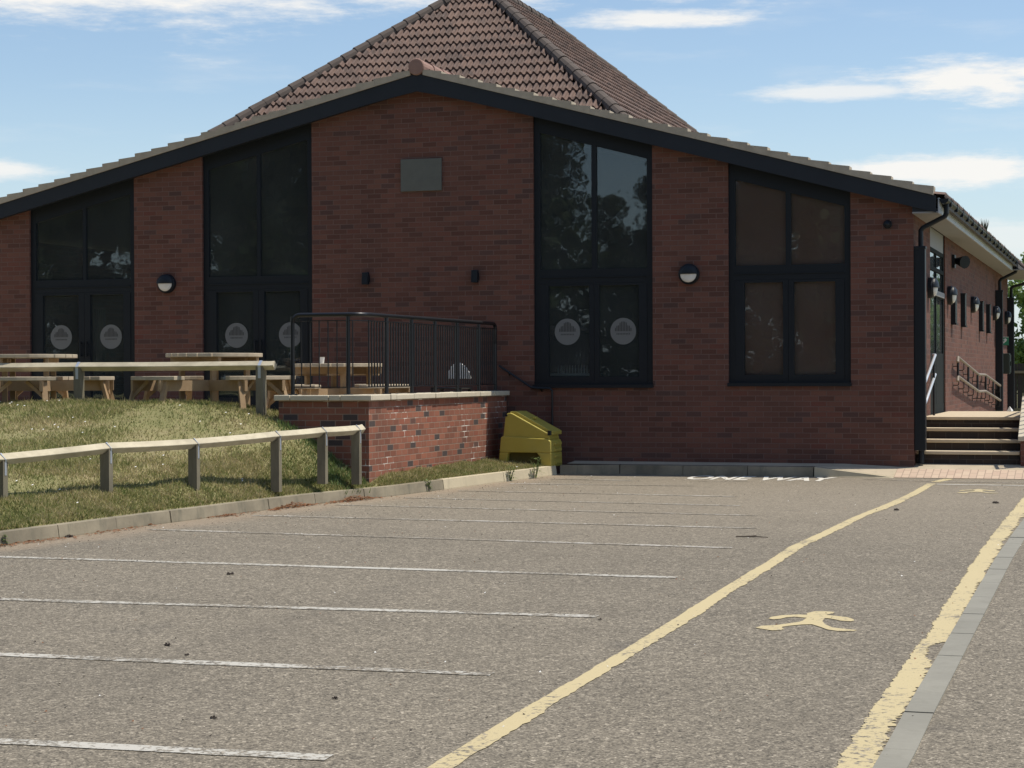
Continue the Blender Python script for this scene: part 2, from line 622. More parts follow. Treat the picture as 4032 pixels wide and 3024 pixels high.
def paint_mat(name, col, keep, sc=26.0, ragged=0.0):
    """road paint with the asphalt grinning through where it is worn"""
    m, t, bs, out = newmat(name)
    p = wpos(t)
    a, h = asphalt_nodes(t, p)
    n1 = t.noise(p, sc, 4, 0.7)
    n2 = t.noise(p, 1.3, 3, 0.6)
    w = t.math('ADD', t.math('MULTIPLY', n1, 0.7), t.math('MULTIPLY', n2, 0.5))
    f = t.smooth(w, keep - 0.05, keep + 0.05)
    pc = t.mix(n1, tuple(Vector(col) * 0.85), col)
    c = t.mix(f, pc, a)
    t.l(c, bs.inputs['Base Color'])
    bs.inputs['Roughness'].default_value = 0.85
    bump(t, bs, h, 0.35, 0.004)
    return m


M['white_paint'] = paint_mat('worn_white_road_paint', (0.50, 0.48, 0.42), 0.60)
M['white_far'] = paint_mat('faded_white_road_paint', (0.48, 0.45, 0.39), 0.555)
M['white_letter'] = paint_mat('white_letter_road_paint', (0.66, 0.63, 0.55), 0.74)
M['yellow_paint'] = paint_mat('worn_yellow_road_paint', (0.53, 0.44, 0.245), 0.69)


def concrete_mat(name, col, stain):
    m, t, bs, out = newmat(name)
    p = wpos(t)
    n1 = t.noise(p, 1.6, 5, 0.65)
    n2 = t.noise(p, 30, 4, 0.6)
    mul = t.n('ShaderNodeVectorMath', operation='MULTIPLY')
    t.l(p, mul.inputs[0])
    mul.inputs[1].default_value = (5, 5, 1.2)
    n3 = t.noise(mul.outputs[0], 1.0, 4, 0.65)
    c = t.mix(t.math('MULTIPLY', t.smooth(n1, 0.3, 0.7), stain), col, tuple(Vector(col) * 0.45))
    c = t.mix(t.math('MULTIPLY', t.smooth(n3, 0.5, 0.75), stain), c, (0.13, 0.125, 0.09))
    c = t.mix(t.math('MULTIPLY', n2, 0.3), c, tuple(Vector(col) * 0.6))
    t.l(c, bs.inputs['Base Color'])
    bs.inputs['Roughness'].default_value = 0.92
    bump(t, bs, n2, 0.4, 0.004)
    return m


M['kerb'] = concrete_mat('kerb_concrete', (0.33, 0.285, 0.20), 0.85)
M['kerb_new'] = concrete_mat('pale_kerb_concrete', (0.60, 0.52, 0.36), 0.3)
M['edging'] = concrete_mat('grey_edging_concrete', (0.275, 0.262, 0.215), 0.3)
M['paving'] = concrete_mat('buff_paving', (0.50, 0.42, 0.30), 0.3)


def block_paving_mat():
    m, t, bs, out = newmat('pink_block_paving')
    p = wpos(t)
    bt = t.n('ShaderNodeTexBrick')
    sp = t.n('ShaderNodeSeparateXYZ')
    t.l(p, sp.inputs[0])
    cv = t.n('ShaderNodeCombineXYZ')
    t.l(t.math('ADD', sp.outputs[1], 20), cv.inputs[0])
    t.l(t.math('ADD', sp.outputs[0], 20), cv.inputs[1])
    t.l(cv.outputs[0], bt.inputs['Vector'])
    bt.inputs['Scale'].default_value = 1
    bt.inputs['Brick Width'].default_value = 0.2
    bt.inputs['Row Height'].default_value = 0.1
    bt.inputs['Mortar Size'].default_value = 0.006
    bt.inputs['Color1'].default_value = (0.47, 0.335, 0.25, 1)
    bt.inputs['Color2'].default_value = (0.54, 0.41, 0.30, 1)
    bt.inputs['Mortar'].default_value = (0.27, 0.19, 0.15, 1)
    c = t.mix(t.math('MULTIPLY', t.noise(p, 3, 4), 0.35), bt.outputs[0], (0.5, 0.42, 0.3))
    t.l(c, bs.inputs['Base Color'])
    bs.inputs['Roughness'].default_value = 0.9
    return m


M['blocks'] = block_paving_mat()


def timber_mat(name, c0, c1, grain=(3, 40, 40), grey=0.0):
    m, t, bs, out = newmat(name)
    p = opos(t)
    mul = t.n('ShaderNodeVectorMath', operation='MULTIPLY')
    t.l(p, mul.inputs[0])
    mul.inputs[1].default_value = grain
    n1 = t.noise(mul.outputs[0], 1.0, 5, 0.65)
    n2 = t.noise(p, 2.0, 3)
    c = t.mix(n1, c0, c1)
    c = t.mix(t.math('MULTIPLY', t.smooth(n2, 0.4, 0.7), 0.35), c, tuple(Vector(c0) * 0.55))
    t.l(c, bs.inputs['Base Color'])
    bs.inputs['Roughness'].default_value = 0.85
    bump(t, bs, n1, 0.35, 0.004)
    return m


M['timber'] = timber_mat('pale_brown_table_timber', (0.30, 0.19, 0.10), (0.46, 0.33, 0.19), (14, 14, 14))
M['timber_top'] = timber_mat('silvered_table_timber', (0.40, 0.33, 0.23), (0.56, 0.48, 0.36), (14, 14, 14))
M['rail_wood'] = timber_mat('weathered_rail_timber', (0.34, 0.295, 0.20), (0.70, 0.63, 0.46), (7, 7, 16))
M['post_wood'] = timber_mat('green_grey_post_timber', (0.12, 0.105, 0.07), (0.27, 0.24, 0.165), (20, 20, 4))


def grit_mat():
    m, t, bs, out = newmat('faded_yellow_plastic')
    p = opos(t)
    n = t.noise(p, 5, 5, 0.6)
    c = t.mix(n, (0.40, 0.315, 0.045), (0.47, 0.385, 0.075))
    c = t.mix(t.math('MULTIPLY', t.smooth(t.noise(p, 2, 3), 0.45, 0.8), 0.4), c, (0.30, 0.27, 0.10))
    t.l(c, bs.inputs['Base Color'])
    bs.inputs['Roughness'].default_value = 0.6
    return m


M['grit'] = grit_mat()
M['slot'] = plain('slot_shade_plastic', (0.10, 0.085, 0.02), 0.8, 0.2, 6)  # bin yellow darkened to stand for shade inside the fork slot


def grass_mat(name, blade):
    m, t, bs, out = newmat(name)
    p = wpos(t)
    n1 = t.noise(p, 0.8, 4, 0.6)
    n2 = t.noise(p, 3.5, 4, 0.65)
    rnd = t.n('ShaderNodeNewGeometry').outputs['Random Per Island'] if blade else t.noise(p, 40, 3)
    v = t.math('ADD', t.math('MULTIPLY', n1, 0.55), t.math('ADD', t.math('MULTIPLY', n2, 0.45), t.math('MULTIPLY', t.math('SUBTRACT', rnd, 0.5), 0.34)))
    c = t.ramp(v, [(0.22, (0.10, 0.14, 0.036)), (0.36, (0.19, 0.22, 0.07)), (0.48, (0.31, 0.30, 0.12)), (0.60, (0.43, 0.37, 0.19)), (0.76, (0.53, 0.44, 0.27))])
    if not blade:
        c = t.mix(0.62, c, (0.15, 0.135, 0.062))
    t.l(c, bs.inputs['Base Color'])
    bs.inputs['Roughness'].default_value = 0.7
    bs.inputs['Specular IOR Level'].default_value = 0.2
    if blade:
        tl = t.n('ShaderNodeBsdfTranslucent')
        t.l(c, tl.inputs[0])
        ms_ = t.n('ShaderNodeMixShader')
        ms_.inputs[0].default_value = 0.35
        t.l(bs.outputs[0], ms_.inputs[1])
        t.l(tl.outputs[0], ms_.inputs[2])
        t.l(ms_.outputs[0], out.inputs[0])
    return m


M['turf'] = grass_mat('thin_turf', False)
M['blade'] = grass_mat('grass_blade', True)


def leaf_mat(name, c0, c1):
    m, t, bs, out = newmat(name)
    rnd = t.n('ShaderNodeNewGeometry').outputs['Random Per Island']
    n = t.noise(wpos(t), 0.7, 3)
    c = t.mix(t.math('MULTIPLY', t.math('ADD', rnd, n), 0.5), c0, c1)
    t.l(c, bs.inputs['Base Color'])
    bs.inputs['Roughness'].default_value = 0.6
    tl = t.n('ShaderNodeBsdfTranslucent')
    t.l(c, tl.inputs[0])
    ms_ = t.n('ShaderNodeMixShader')
    ms_.inputs[0].default_value = 0.35
    t.l(bs.outputs[0], ms_.inputs[1])
    t.l(tl.outputs[0], ms_.inputs[2])
    t.l(ms_.outputs[0], out.inputs[0])
    return m


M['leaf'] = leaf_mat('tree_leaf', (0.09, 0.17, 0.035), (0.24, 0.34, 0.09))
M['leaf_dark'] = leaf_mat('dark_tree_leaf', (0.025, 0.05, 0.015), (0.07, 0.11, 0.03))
M['weed'] = leaf_mat('weed_leaf', (0.10, 0.16, 0.045), (0.20, 0.26, 0.09))
M['dead'] = leaf_mat('dead_leaf', (0.17, 0.07, 0.03), (0.36, 0.17, 0.08))
M['petal'] = plain('white_petal', (0.8, 0.79, 0.74), 0.7, 0.05, 5)
M['debris'] = plain('dark_debris', (0.03, 0.022, 0.016), 0.9, 0.3, 20)
M['bark'] = plain('bark', (0.10, 0.08, 0.06), 0.9, 0.3, 5)

# ------------------------------------------------------------ ground
SL = 0.0108


def gz(y):
    return SL * (y + 1.5)


def sheet(xs, ys, zf, name, mat, dz=0.0):
    mb = MB()
    for j in range(len(ys) - 1):
        for i in range(len(xs) - 1):
            mb.poly([(xs[i], ys[j], zf(ys[j]) + dz), (xs[i + 1], ys[j], zf(ys[j]) + dz), (xs[i + 1], ys[j + 1], zf(ys[j + 1]) + dz), (xs[i], ys[j + 1], zf(ys[j + 1]) + dz)])
    return mb.build(name, mat)


car_park = structure(sheet([-60, -30, -12, 0, 12, 40], [-75, -50, -30, -20, -10, -4, -0.45], gz, "car_park", M['asphalt']))


def zg(y):
    return gz(max(-80, min(-0.5, y))) - 0.03


ground = structure(sheet([-900, -200, -60, 60, 200, 900], [-900, -300, -80, -40, -0.5, 60, 300, 1200], zg, "ground", M['turf']))


def strip(mb, pts, w, dz, ragged=0.0, step=0.05, mi=0, wear=None):
    """painted strip along a polyline on the car park, with slightly uneven edges"""
    pts = [Vector((p[0], p[1])) for p in pts]
    P, D = [], []
    for a, b in zip(pts[:-1], pts[1:]):
        L = (b - a).length
        n = max(1, int(L / step))
        for k in range(n):
            P.append(a + (b - a) * (k / n))
            D.append((b - a).normalized())
    P.append(pts[-1])
    D.append(D[-1])
    prev = None
    sa = sb = 0.0
    for i, (p, d) in enumerate(zip(P, D)):
        nrm = Vector((-d.y, d.x))
        sa = sa * 0.86 + random.gauss(0, ragged) * 0.5          # slow wander plus a fine torn edge
        sb = sb * 0.86 + random.gauss(0, ragged) * 0.5
        l = p + nrm * (w / 2 + sa * 0.55 + random.gauss(0, ragged) * 0.3)
        r = p - nrm * (w / 2 + sb + random.gauss(0, ragged) * 0.75)
        if wear and wear(p):
            q_ = min(1.0, min(abs(p.y + 16.3), abs(p.y + 15.5)) / 0.22) * random.uniform(0.6, 1.1)
            r = r * (1 - min(1, q_)) + (p + nrm * (w * 0.12 + random.uniform(-ragged, ragged) * 0.8)) * min(1, q_)
        cur = ((l.x, l.y, gz(l.y) + dz), (r.x, r.y, gz(r.y) + dz))
        if prev:
            mb.poly([prev[0], prev[1], cur[1], cur[0]], mi)
        prev = cur


def kerb_x(y):
    ys = [-30, -11.81, -9.53, -6.83, -5.24, -2.38, -1.54, -0.6]
    xs = [-12.5, -10.01, -9.68, -9.22, -8.72, -8.2, -8.02, -7.92]
    return float(np.interp(y, ys, xs))


# bay lines (children of the car park: paint on its surface)
bays = [(-19.75, -19.60, -3.34, 0.058), (-17.45, -17.36, -3.35, 0.052), (-15.13, -14.99, -3.41, 0.05), (-12.66, -12.71, -3.41, 0.05), (-9.98, -10.39, -3.45, 0.045),
        (-8.19, -8.45, -3.6, 0.045), (-6.60, -7.0, -3.87, 0.045), (-5.38, -5.75, -4.3, 0.04), (-4.11, -4.4, -4.6, 0.04), (-2.83, -2.70, -5.5, 0.05), (-1.60, -1.85, -6.55, 0.05)]
for i, (yl, yr, xe, w) in enumerate(bays):
    mb = MB()
    x0 = kerb_x(yl) + (0.28 if i > 2 else 0.4)
    if i < 3:
        x0 = kerb_x(yl) + 0.5
    slope = (yr - yl) / (xe - (-9.4 if i > 2 else -6.0))
    strip(mb, [(x0, yr + slope * (x0 - xe)), (xe, yr)], 0.112 if i < 6 else 0.085, 0.004, 0.004, 0.12)
    o = mb.build("bay_line", M['white_paint'] if i < 4 else M['white_far'], car_park)
yl_pts = [(-2.76, -21.5), (-2.80, -19.66), (-2.82, -18.66), (-2.83, -16.0), (-2.867, -13.06), (-2.884, -11.34), (-2.91, -10.26), (-2.853, -8.73), (-2.793, -6.89), (-2.672, -5.09), (-2.613, -3.63), (-2.58, -1.65)]
mb = MB()
strip(mb, yl_pts, 0.115, 0.004, 0.006, 0.06)
strip(mb, [(-2.56, -1.35), (-2.45, -0.66)], 0.13, 0.004, 0.01, 0.06)
mb.build("yellow_line", M['yellow_paint'], car_park)
yr_pts = [(-1.12, -21.5), (-1.135, -19.18), (-1.16, -18.23), (-1.165, -16.82), (-1.17, -15.13), (-1.19, -13.83), (-1.22, -12.06), (-1.245, -8.6), (-1.235, -5.35), (-1.22, -1.5)]
mb = MB()
strip(mb, yr_pts, 0.150, 0.004, 0.012, 0.018, 0, wear=lambda p: -16.3 < p.y < -15.5)
mb.build("yellow_line", M['yellow_paint'], car_park)
PED = [(-2.106, -14.494), (-2.072, -14.385), (-2.005, -14.367), (-1.937, -14.383), (-1.938, -14.463), (-1.97, -14.537), (-1.905, -14.571), (-1.822, -14.614), (-1.769, -14.695), (-1.754, -14.766), (-1.77, -14.802), (-1.839, -14.789), (-1.919, -14.703), (-1.954, -14.694), (-1.949, -14.837), (-1.91, -14.981), (-1.841, -15.112), (-1.762, -15.15), (-1.676, -15.186), (-1.694, -15.231), (-1.787, -15.256), (-1.859, -15.206), (-1.936, -15.078), (-1.99, -15.002), (-2.051, -15.031), (-2.121, -15.11), (-2.152, -15.166), (-2.144, -15.212), (-2.125, -15.23), (-2.135, -15.31), (-2.188, -15.336), (-2.24, -15.297), (-2.307, -15.25), (-2.287, -15.155), (-2.205, -15.102), (-2.173, -15.051), (-2.087, -14.918), (-2.073, -14.852), (-2.07, -14.712), (-2.16, -14.685), (-2.204, -14.728), (-2.226, -14.798), (-2.27, -14.841), (-2.306, -14.807), (-2.3, -14.722), (-2.247, -14.63), (-2.154, -14.572), (-2.09, -14.568)]
for oy, ox, k in ((0, 0, 1.0), (11.93, 0.12, 0.8)):
    mb = MB()
    mb.poly([((x + 2.0) * k - 2.0 + ox, (y + 14.8) * k - 14.8 + oy, gz((y + 14.8) * k - 14.8 + oy) + 0.004) for x, y in PED])
    mb.build("pedestrian_symbol", M['yellow_paint'], car_park)


# lettering painted along the kerb
def road_text(txt, x, y, w, h, shear=0.0):
    cu = bpy.data.curves.new("txt", 'FONT')
    cu.body = txt
    cu.size = 1.0
    cu.offset = 0.03
    ob = bpy.data.objects.new("txt", cu)
    COL.objects.link(ob)
    bpy.context.view_layer.update()
    dg = bpy.context.evaluated_depsgraph_get()
    me = bpy.data.meshes.new_from_object(ob.evaluated_get(dg))
    bpy.data.objects.remove(ob)
    xs = [v.co.x for v in me.vertices]
    ys = [v.co.y for v in me.vertices]
    x0, x1, y0, y1 = min(xs), max(xs), min(ys), max(ys)
    for v in me.vertices:
        u = (v.co.x - x0) / (x1 - x0)
        q = (v.co.y - y0) / (y1 - y0)
        yy = y + q * h
        v.co = (x + u * w + shear * q, yy, gz(yy) + 0.004)
    me.materials.clear()
    me.materials.append(M['white_letter'])
    me.name = "lettering"
    o = bpy.data.objects.new("lettering", me)
    COL.objects.link(o)
    o.parent = car_park


road_text("ONE WAY", -5.95, -1.46, 2.0, 0.82)
mb = MB()
strip(mb, [(-5.74, -1.88), (-5.0, -1.66)], 0.05, 0.004, 0.006, 0.1)
mb.build("bay_line", M['white_far'], car_park)
mb = MB()
strip(mb, [(-3.55, -0.95), (-2.55, -1.25), (0.5, -1.3)], 0.06, 0.004, 0.006, 0.1)
mb.build("bay_line", M['white_far'], car_park)
mb = MB()
strip(mb, [(-2.5, -1.75), (-1.0, -1.8), (1.5, -1.85)], 0.06, 0.004, 0.006, 0.1)
mb.build("bay_line", M['white_letter'], car_park)

# flush concrete edging on the right
mb = MB()
ed = [(-0.985, -22.0), (-0.99, -19.1), (-1.01, -17.9), (-1.035, -15.2), (-1.06, -12.5), (-1.075, -10.9), (-1.075, -9.2), (-1.06, -6.9), (-1.04, -2.0)]
y = -21.5
while y < -2.2:
    def ex(yy):
        return float(np.interp(yy, [p[1] for p in ed], [p[0] for p in ed]))
    y2 = y + 0.915 * random.uniform(0.97, 1.0)
    a, b = y + 0.006, y2 - 0.006
    h = 0.006 + random.uniform(0, 0.005)
    w = 0.069
    top = [(ex(a) - w, a, gz(a) + h), (ex(a) + w, a, gz(a) + h), (ex(b) + w, b, gz(b) + h), (ex(b) - w, b, gz(b) + h)]
    bot = [(p[0], p[1], p[2] - 0.1) for p in top]
    mb.poly(top)
    for i in range(4):
        j = (i + 1) % 4
        mb.poly([top[i], bot[i], bot[j], top[j]])
    y = y2
structure(mb.build("kerb_edging", M['edging']))


# kerb round the grass: short stones, each a little out of line with the next
def kerb_run(pts, name, mat, hfun, w=0.125, stone=0.9):
    mb = MB()
    pts = [Vector(p) for p in pts]
    seg = []
    acc = []
    for a, b in zip(pts[:-1], pts[1:]):
        acc.append((a, b, (b - a).length))
    tot = sum(s[2] for s in acc)

    def at(s):
        for a, b, L in acc:
            if s <= L:
                return a + (b - a) * (s / L)
            s -= L
        return acc[-1][1]
    n = max(1, round(tot / stone))
    for k in range(n):
        a, b = at(tot * k / n + 0.004), at(tot * (k + 1) / n - 0.004)
        d = (b - a).normalized()
        nr = Vector((-d.y, d.x))
        j = random.uniform(-0.006, 0.006)
        prof = [(0.0, -0.1), (0.0, 0.09), (0.018, 0.985), (0.035, 1.0), (w, 1.0), (w, -0.1)]
        rings = []
        for p in (a, b):
            h = hfun(p)
            ring = []
            for u, q in prof:
                c = p + nr * (u + j)
                ring.append((c.x, c.y, gz(p.y) + q * h))
            rings.append(ring)
        for i in range(len(prof) - 1):
            mb.poly([rings[0][i], rings[1][i], rings[1][i + 1], rings[0][i + 1]])
        mb.poly(rings[0])
        mb.poly(list(reversed(rings[1])))
    return structure(mb.build(name, mat))


ky = [-26, -22, -18, -15, -11.81, -10.6, -9.53, -8.2, -6.83, -6.0, -5.24, -4.0]
kerb_run([(kerb_x(y), y) for y in ky], "kerb", M['kerb'], lambda p: 0.125)
kerb_run([(kerb_x(y), y) for y in (-4.0, -2.38, -1.54, -0.8)], "kerb", M['kerb_new'], lambda p: 0.13)
kerb_run([(-7.90, -0.78), (-7.8, -0.62), (-7.6, -0.56), (-6.0, -0.56), (-4.3, -0.57)], "kerb", M['kerb'], lambda p: 0.135)
kerb_run([(-4.29, -0.57), (-3.2, -0.57)], "kerb", M['kerb_new'], lambda p: 0.135 - 0.13 * max(0, min(1, (p.x + 4.1) / 0.9)))

# pavement along the wall
mb = MB()
px = [-7.9, -6, -4.3, -3.2, -2.6, -1.5, 0, 3, 6]


def pav_front(x):
    return 0.15 if x <= -4.1 else max(0.016, 0.15 - 0.134 * (x + 4.1) / 0.9)


for a, b in zip(px[:-1], px[1:]):
    ya = -0.44 if b <= -3.2 + 1e-6 else -0.56
    yb = -0.12
    mi = 1 if a >= -3.21 else 0
    fa, fb = pav_front(a), pav_front(b)
    ka = fa + (0.175 - fa) * 0.62
    kb = fb + (0.175 - fb) * 0.62
    mb.poly([(a, ya, fa), (b, ya, fb), (b, yb, kb), (a, yb, ka)], mi)
    mb.poly([(a, yb, ka), (b, yb, kb), (b, 0.25, 0.182), (a, 0.25, 0.182)], 0)
structure(mb.build("pavement", [M['paving'], M['blocks']]))

# ------------------------------------------------------------ grass bank
ctrl = []
for y in (-24, -18, -14, -11.8, -9.5, -6.8, -5.3, -3.8, -2.4, -1.0):
    ctrl.append((kerb_x(y) - 0.14, y, gz(y) + 0.115))
ctrl += [(-11.423, -13.121, 0.230), (-11.063, -11.921, 0.240), (-10.703, -10.721, 0.245), (-10.253, -9.452, 0.246), (-9.840, -8.286, 0.272), (-9.414, -7.087, 0.305), (-9.156, -6.359, 0.361), (-8.965, -5.780, 0.325),
         (-10.17, -5.40, 0.89), (-9.85, -5.40, 0.79), (-9.48, -5.40, 0.61), (-9.15, -5.40, 0.42), (-8.97, -5.40, 0.31),
         (-10.43, -5.33, 0.94), (-10.71, -5.68, 1.06), (-11.76, -5.68, 1.10), (-12.85, -5.68, 1.11), (-13.96, -5.68, 1.11), (-16, -5.68, 1.12), (-20, -5.7, 1.12), (-24, -5.7, 1.12),
         (-11.2, -5.0, 1.07), (-13, -5.0, 1.09), (-16, -5.0, 1.1), (-24, -5.0, 1.1), (-10.25, -4.5, 0.93), (-13, -4.3, 1.0), (-18, -4.3, 1.0), (-24, -4.3, 1.0),
         (-10.2, -6.4, 0.62), (-10.9, -7.3, 0.64), (-11.6, -8.6, 0.56), (-12.2, -10.2, 0.50), (-13.5, -7.2, 0.86), (-12.0, -6.5, 0.90), (-16, -9, 0.75), (-20, -9, 0.85), (-24, -9, 0.9),
         (-13.8, -13, 0.25), (-18, -14, 0.45), (-24, -14, 0.6), (-24, -24, 0.3), (-16, -20, 0.15), (-8.9, -4.2, 0.18), (-8.9, -2.6, 0.2), (-8.9, -1.0, 0.19)]
CP = np.array(ctrl)
dd = np.linalg.norm(CP[:, None, :2] - CP[None, :, :2], axis=2)
nC = len(CP)
A = np.zeros((nC + 3, nC + 3))
A[:nC, :nC] = dd - 0.02 * np.eye(nC)
A[:nC, nC] = 1
A[:nC, nC + 1:] = CP[:, :2]
A[nC:, :nC] = A[:nC, nC:].T
sol = np.linalg.solve(A, np.concatenate([CP[:, 2], [0, 0, 0]]))


def HZ(x, y):
    x, y = np.atleast_1d(np.asarray(x, float)), np.atleast_1d(np.asarray(y, float))
    d = np.hypot(x[:, None] - CP[None, :, 0], y[:, None] - CP[None, :, 1])
    z = d @ sol[:nC] + sol[nC] + sol[nC + 1] * x + sol[nC + 2] * y
    kx_ = np.interp(y, [-30, -11.81, -9.53, -6.83, -5.24, -2.38, -1.54, -0.6], [-12.5, -10.01, -9.68, -9.22, -8.72, -8.2, -8.02, -7.92])
    z = np.minimum(z, SL * (y + 1.5) + 0.112 + 0.72 * np.maximum(0, kx_ - 0.11 - x))
    z = np.where(x > kx_ - 0.13, SL * (y + 1.5) + 0.08, z)
    fade = np.clip((kx_ - 0.11 - x) / 0.4, 0, 1)
    return z + fade * 0.018 * np.sin(x * 3.1 + y * 1.7) * np.sin(y * 2.3 - x) + fade * 0.010 * np.sin(x * 8.3) * np.sin(y * 7.1 + x)


def hz(x, y):
    return float(HZ(x, y)[0])


mb = MB()


def grid(ys, xfun0, xfun1, nx):
    rows = []
    for y in ys:
        xs = np.linspace(xfun0(y), xfun1(y), nx)
        z = HZ(xs, np.full(nx, y))
        rows.append([(xs[i], y, z[i]) for i in range(nx)])
    for r0, r1 in zip(rows[:-1], rows[1:]):
        for i in range(nx - 1):
            mb.poly([r0[i], r0[i + 1], r1[i + 1], r1[i]])


grid(np.linspace(-24, -14, 14), lambda y: -26, lambda y: kerb_x(y) - 0.07, 30)
grid(np.linspace(-14, -5.405, 60), lambda y: -26, lambda y: kerb_x(y) - 0.07, 160)
grid(np.linspace(-5.405, -4.3, 12), lambda y: -26, lambda y: -10.19, 80)
grid(np.linspace(-5.405, -0.72, 40), lambda y: -9.0, lambda y: kerb_x(y) - 0.07, 14)
bank = structure(mb.build("grass_bank", M['turf'], smooth=True))

# grass blades
NB = 150000
bx = rng.uniform(-17.5, -7.9, NB * 3)
by = rng.uniform(-13.5, -0.75, NB * 3)
kx = np.interp(by, [-30, -11.81, -9.53, -6.83, -5.24, -2.38, -1.54, -0.6], [-12.5, -10.01, -9.68, -9.22, -8.72, -8.2, -8.02, -7.92]) - 0.10
ok = (bx < kx) & ((by < -5.42) | ((bx > -8.88)) | ((bx < -10.25) & (by < -4.6)))
ex_n = 60000
eyy = rng.uniform(-13.5, -0.8, ex_n)
exx = np.interp(eyy, [-30, -11.81, -9.53, -6.83, -5.24, -2.38, -1.54, -0.6], [-12.5, -10.01, -9.68, -9.22, -8.72, -8.2, -8.02, -7.92]) - 0.10 - 0.8 * rng.uniform(0, 1, ex_n) ** 1.8
eok = (eyy < -5.42) | (exx > -8.88)
wx, wy = rng.uniform(-8.95, -8.72, 9000), rng.uniform(-5.42, -0.8, 9000)
exx, eyy = np.concatenate([exx, wx]), np.concatenate([eyy, wy])
eok = np.concatenate([eok, wx < np.interp(wy, [-6.83, -5.24, -2.38], [-9.22, -8.72, -8.2]) - 0.1])
# thin out the worn patches
pat = np.sin(bx * 1.9 + 0.7) * np.sin(by * 1.6 + bx * 0.6) + 0.5 * np.sin(bx * 4.3 - by * 2.7)
ok &= rng.uniform(-1.3, 1.6, len(bx)) < pat + 0.9
bx, by = np.concatenate([bx[ok][:NB], exx[eok]]), np.concatenate([by[ok][:NB], eyy[eok]])
pat = np.concatenate([pat[ok][:NB], np.zeros(eok.sum())])
bz = HZ(bx, by)
n = len(bx)
ang = rng.uniform(0, 2 * np.pi, n)
hgt = rng.uniform(0.018, 0.05, n) * (1 + 0.5 * np.clip(pat, -0.6, 1.2))
edge = (by > -5.9) & (bx < -10.2)
tuft = rng.uniform(0, 1, n) < 0.02
hgt[tuft] *= 1.9
wd = rng.uniform(0.004, 0.009, n)
lean = rng.uniform(0.2, 1.1, n) * hgt
la = rng.uniform(0, 2 * np.pi, n)
V = np.zeros((n * 3, 3))
V[0::3] = np.stack([bx - np.cos(ang) * wd, by - np.sin(ang) * wd, bz - 0.004], 1)
V[1::3] = np.stack([bx + np.cos(ang) * wd, by + np.sin(ang) * wd, bz - 0.004], 1)
V[2::3] = np.stack([bx + np.cos(la) * lean, by + np.sin(la) * lean, bz + hgt], 1)


def mesh_np(name, V, nper, mats, mi=None, kind=None, parent=None):
    me = bpy.data.meshes.new(name)
    nf = len(V) // nper
    me.vertices.add(len(V))
    me.vertices.foreach_set('co', V.astype(np.float32).ravel())
    me.loops.add(len(V))
    me.loops.foreach_set('vertex_index', np.arange(len(V), dtype=np.int32))
    me.polygons.add(nf)
    me.polygons.foreach_set('loop_start', np.arange(0, len(V), nper, dtype=np.int32))
    for m_ in mats:
        me.materials.append(m_)
    if mi is not None:
        me.polygons.foreach_set('material_index', mi.astype(np.int32))
    me.update(calc_edges=True)
    me.validate()
    o = bpy.data.objects.new(name, me)
    COL.objects.link(o)
    if kind:
        o['kind'] = kind
    if parent is not None:
        o.parent = parent
    ORG[o.name] = Vector((0, 0, 0))
    return o


gr = mesh_np("grass", V, 3, [M['blade']], kind='stuff')
tag(gr, "short patchy green and straw coloured grass on the bank", "grass")
# daisies
nd_ = 70
dxx = rng.uniform(-15, -8.2, 4000)
dyy = rng.uniform(-11.5, -0.9, 4000)
kx = np.array([kerb_x(v) for v in dyy]) - 0.15
ok = (dxx < kx) & ((dyy < -5.5) | (dxx > -8.8)) & (np.sin(dxx * 2.2) * np.sin(dyy * 2.9) > 0.25)
dxx, dyy = dxx[ok][:nd_], dyy[ok][:nd_]
dzz = HZ(dxx, dyy) + 0.045
s = 0.009
V = np.zeros((len(dxx) * 4, 3))
for k, (a, b) in enumerate(((-1, -1), (1, -1), (1, 1), (-1, 1))):
    V[k::4] = np.stack([dxx + a * s, dyy + b * s, dzz + b * 0.004], 1)
o = mesh_np("daisy_flowers", V, 4, [M['petal']], kind='stuff')
tag(o, "scattered small white daisies in the short grass", "daisies")

# ------------------------------------------------------------ the hall
hall = thing("brick_hall", "red brick hall with low front gable, tall dark windows and steep tiled roof", "building", (-10.3, 0, 0.17))
AX = -10.3                     # gable apex
KR, KL = 0.2717, 0.241         # slopes of the right and left rake


def rake(x, z0):
    return z0 - (KR * (x - AX) if x > AX else KL * (AX - x))


BB = 5.735                     # underside of the bargeboard at the apex
XL, XR = -18.6, -2.985


def panel(mb, x0, x1, z0, y0=0.0, y1=0.3, top=BB + 0.12):
    pts = [(x0, z0), (x1, z0), (x1, rake(x1, top))]
    if x0 < AX < x1:
        pts.append((AX, top))
    pts.append((x0, rake(x0, top)))
    mb.prism(pts, 'y', y0, y1)


mb = MB()
for x0, x1 in ((XL, -17.07), (-15.167, -13.969), (-12.096, -8.529), (-6.718, -5.603), (-3.856, XR)):
    panel(mb, x0, x1, -0.2)
mb.box(-8.529, -6.718, 0.0, 0.3, -0.2, 1.243)
mb.box(-5.603, -3.856, 0.0, 0.3, -0.2, 1.262)
mb.box(-17.07, -15.167, 0.0, 0.3, -0.2, 0.86)
mb.box(-13.969, -12.096, 0.0, 0.3, -0.2, 0.86)
mb.build("gable_wall", M['brick'], hall)
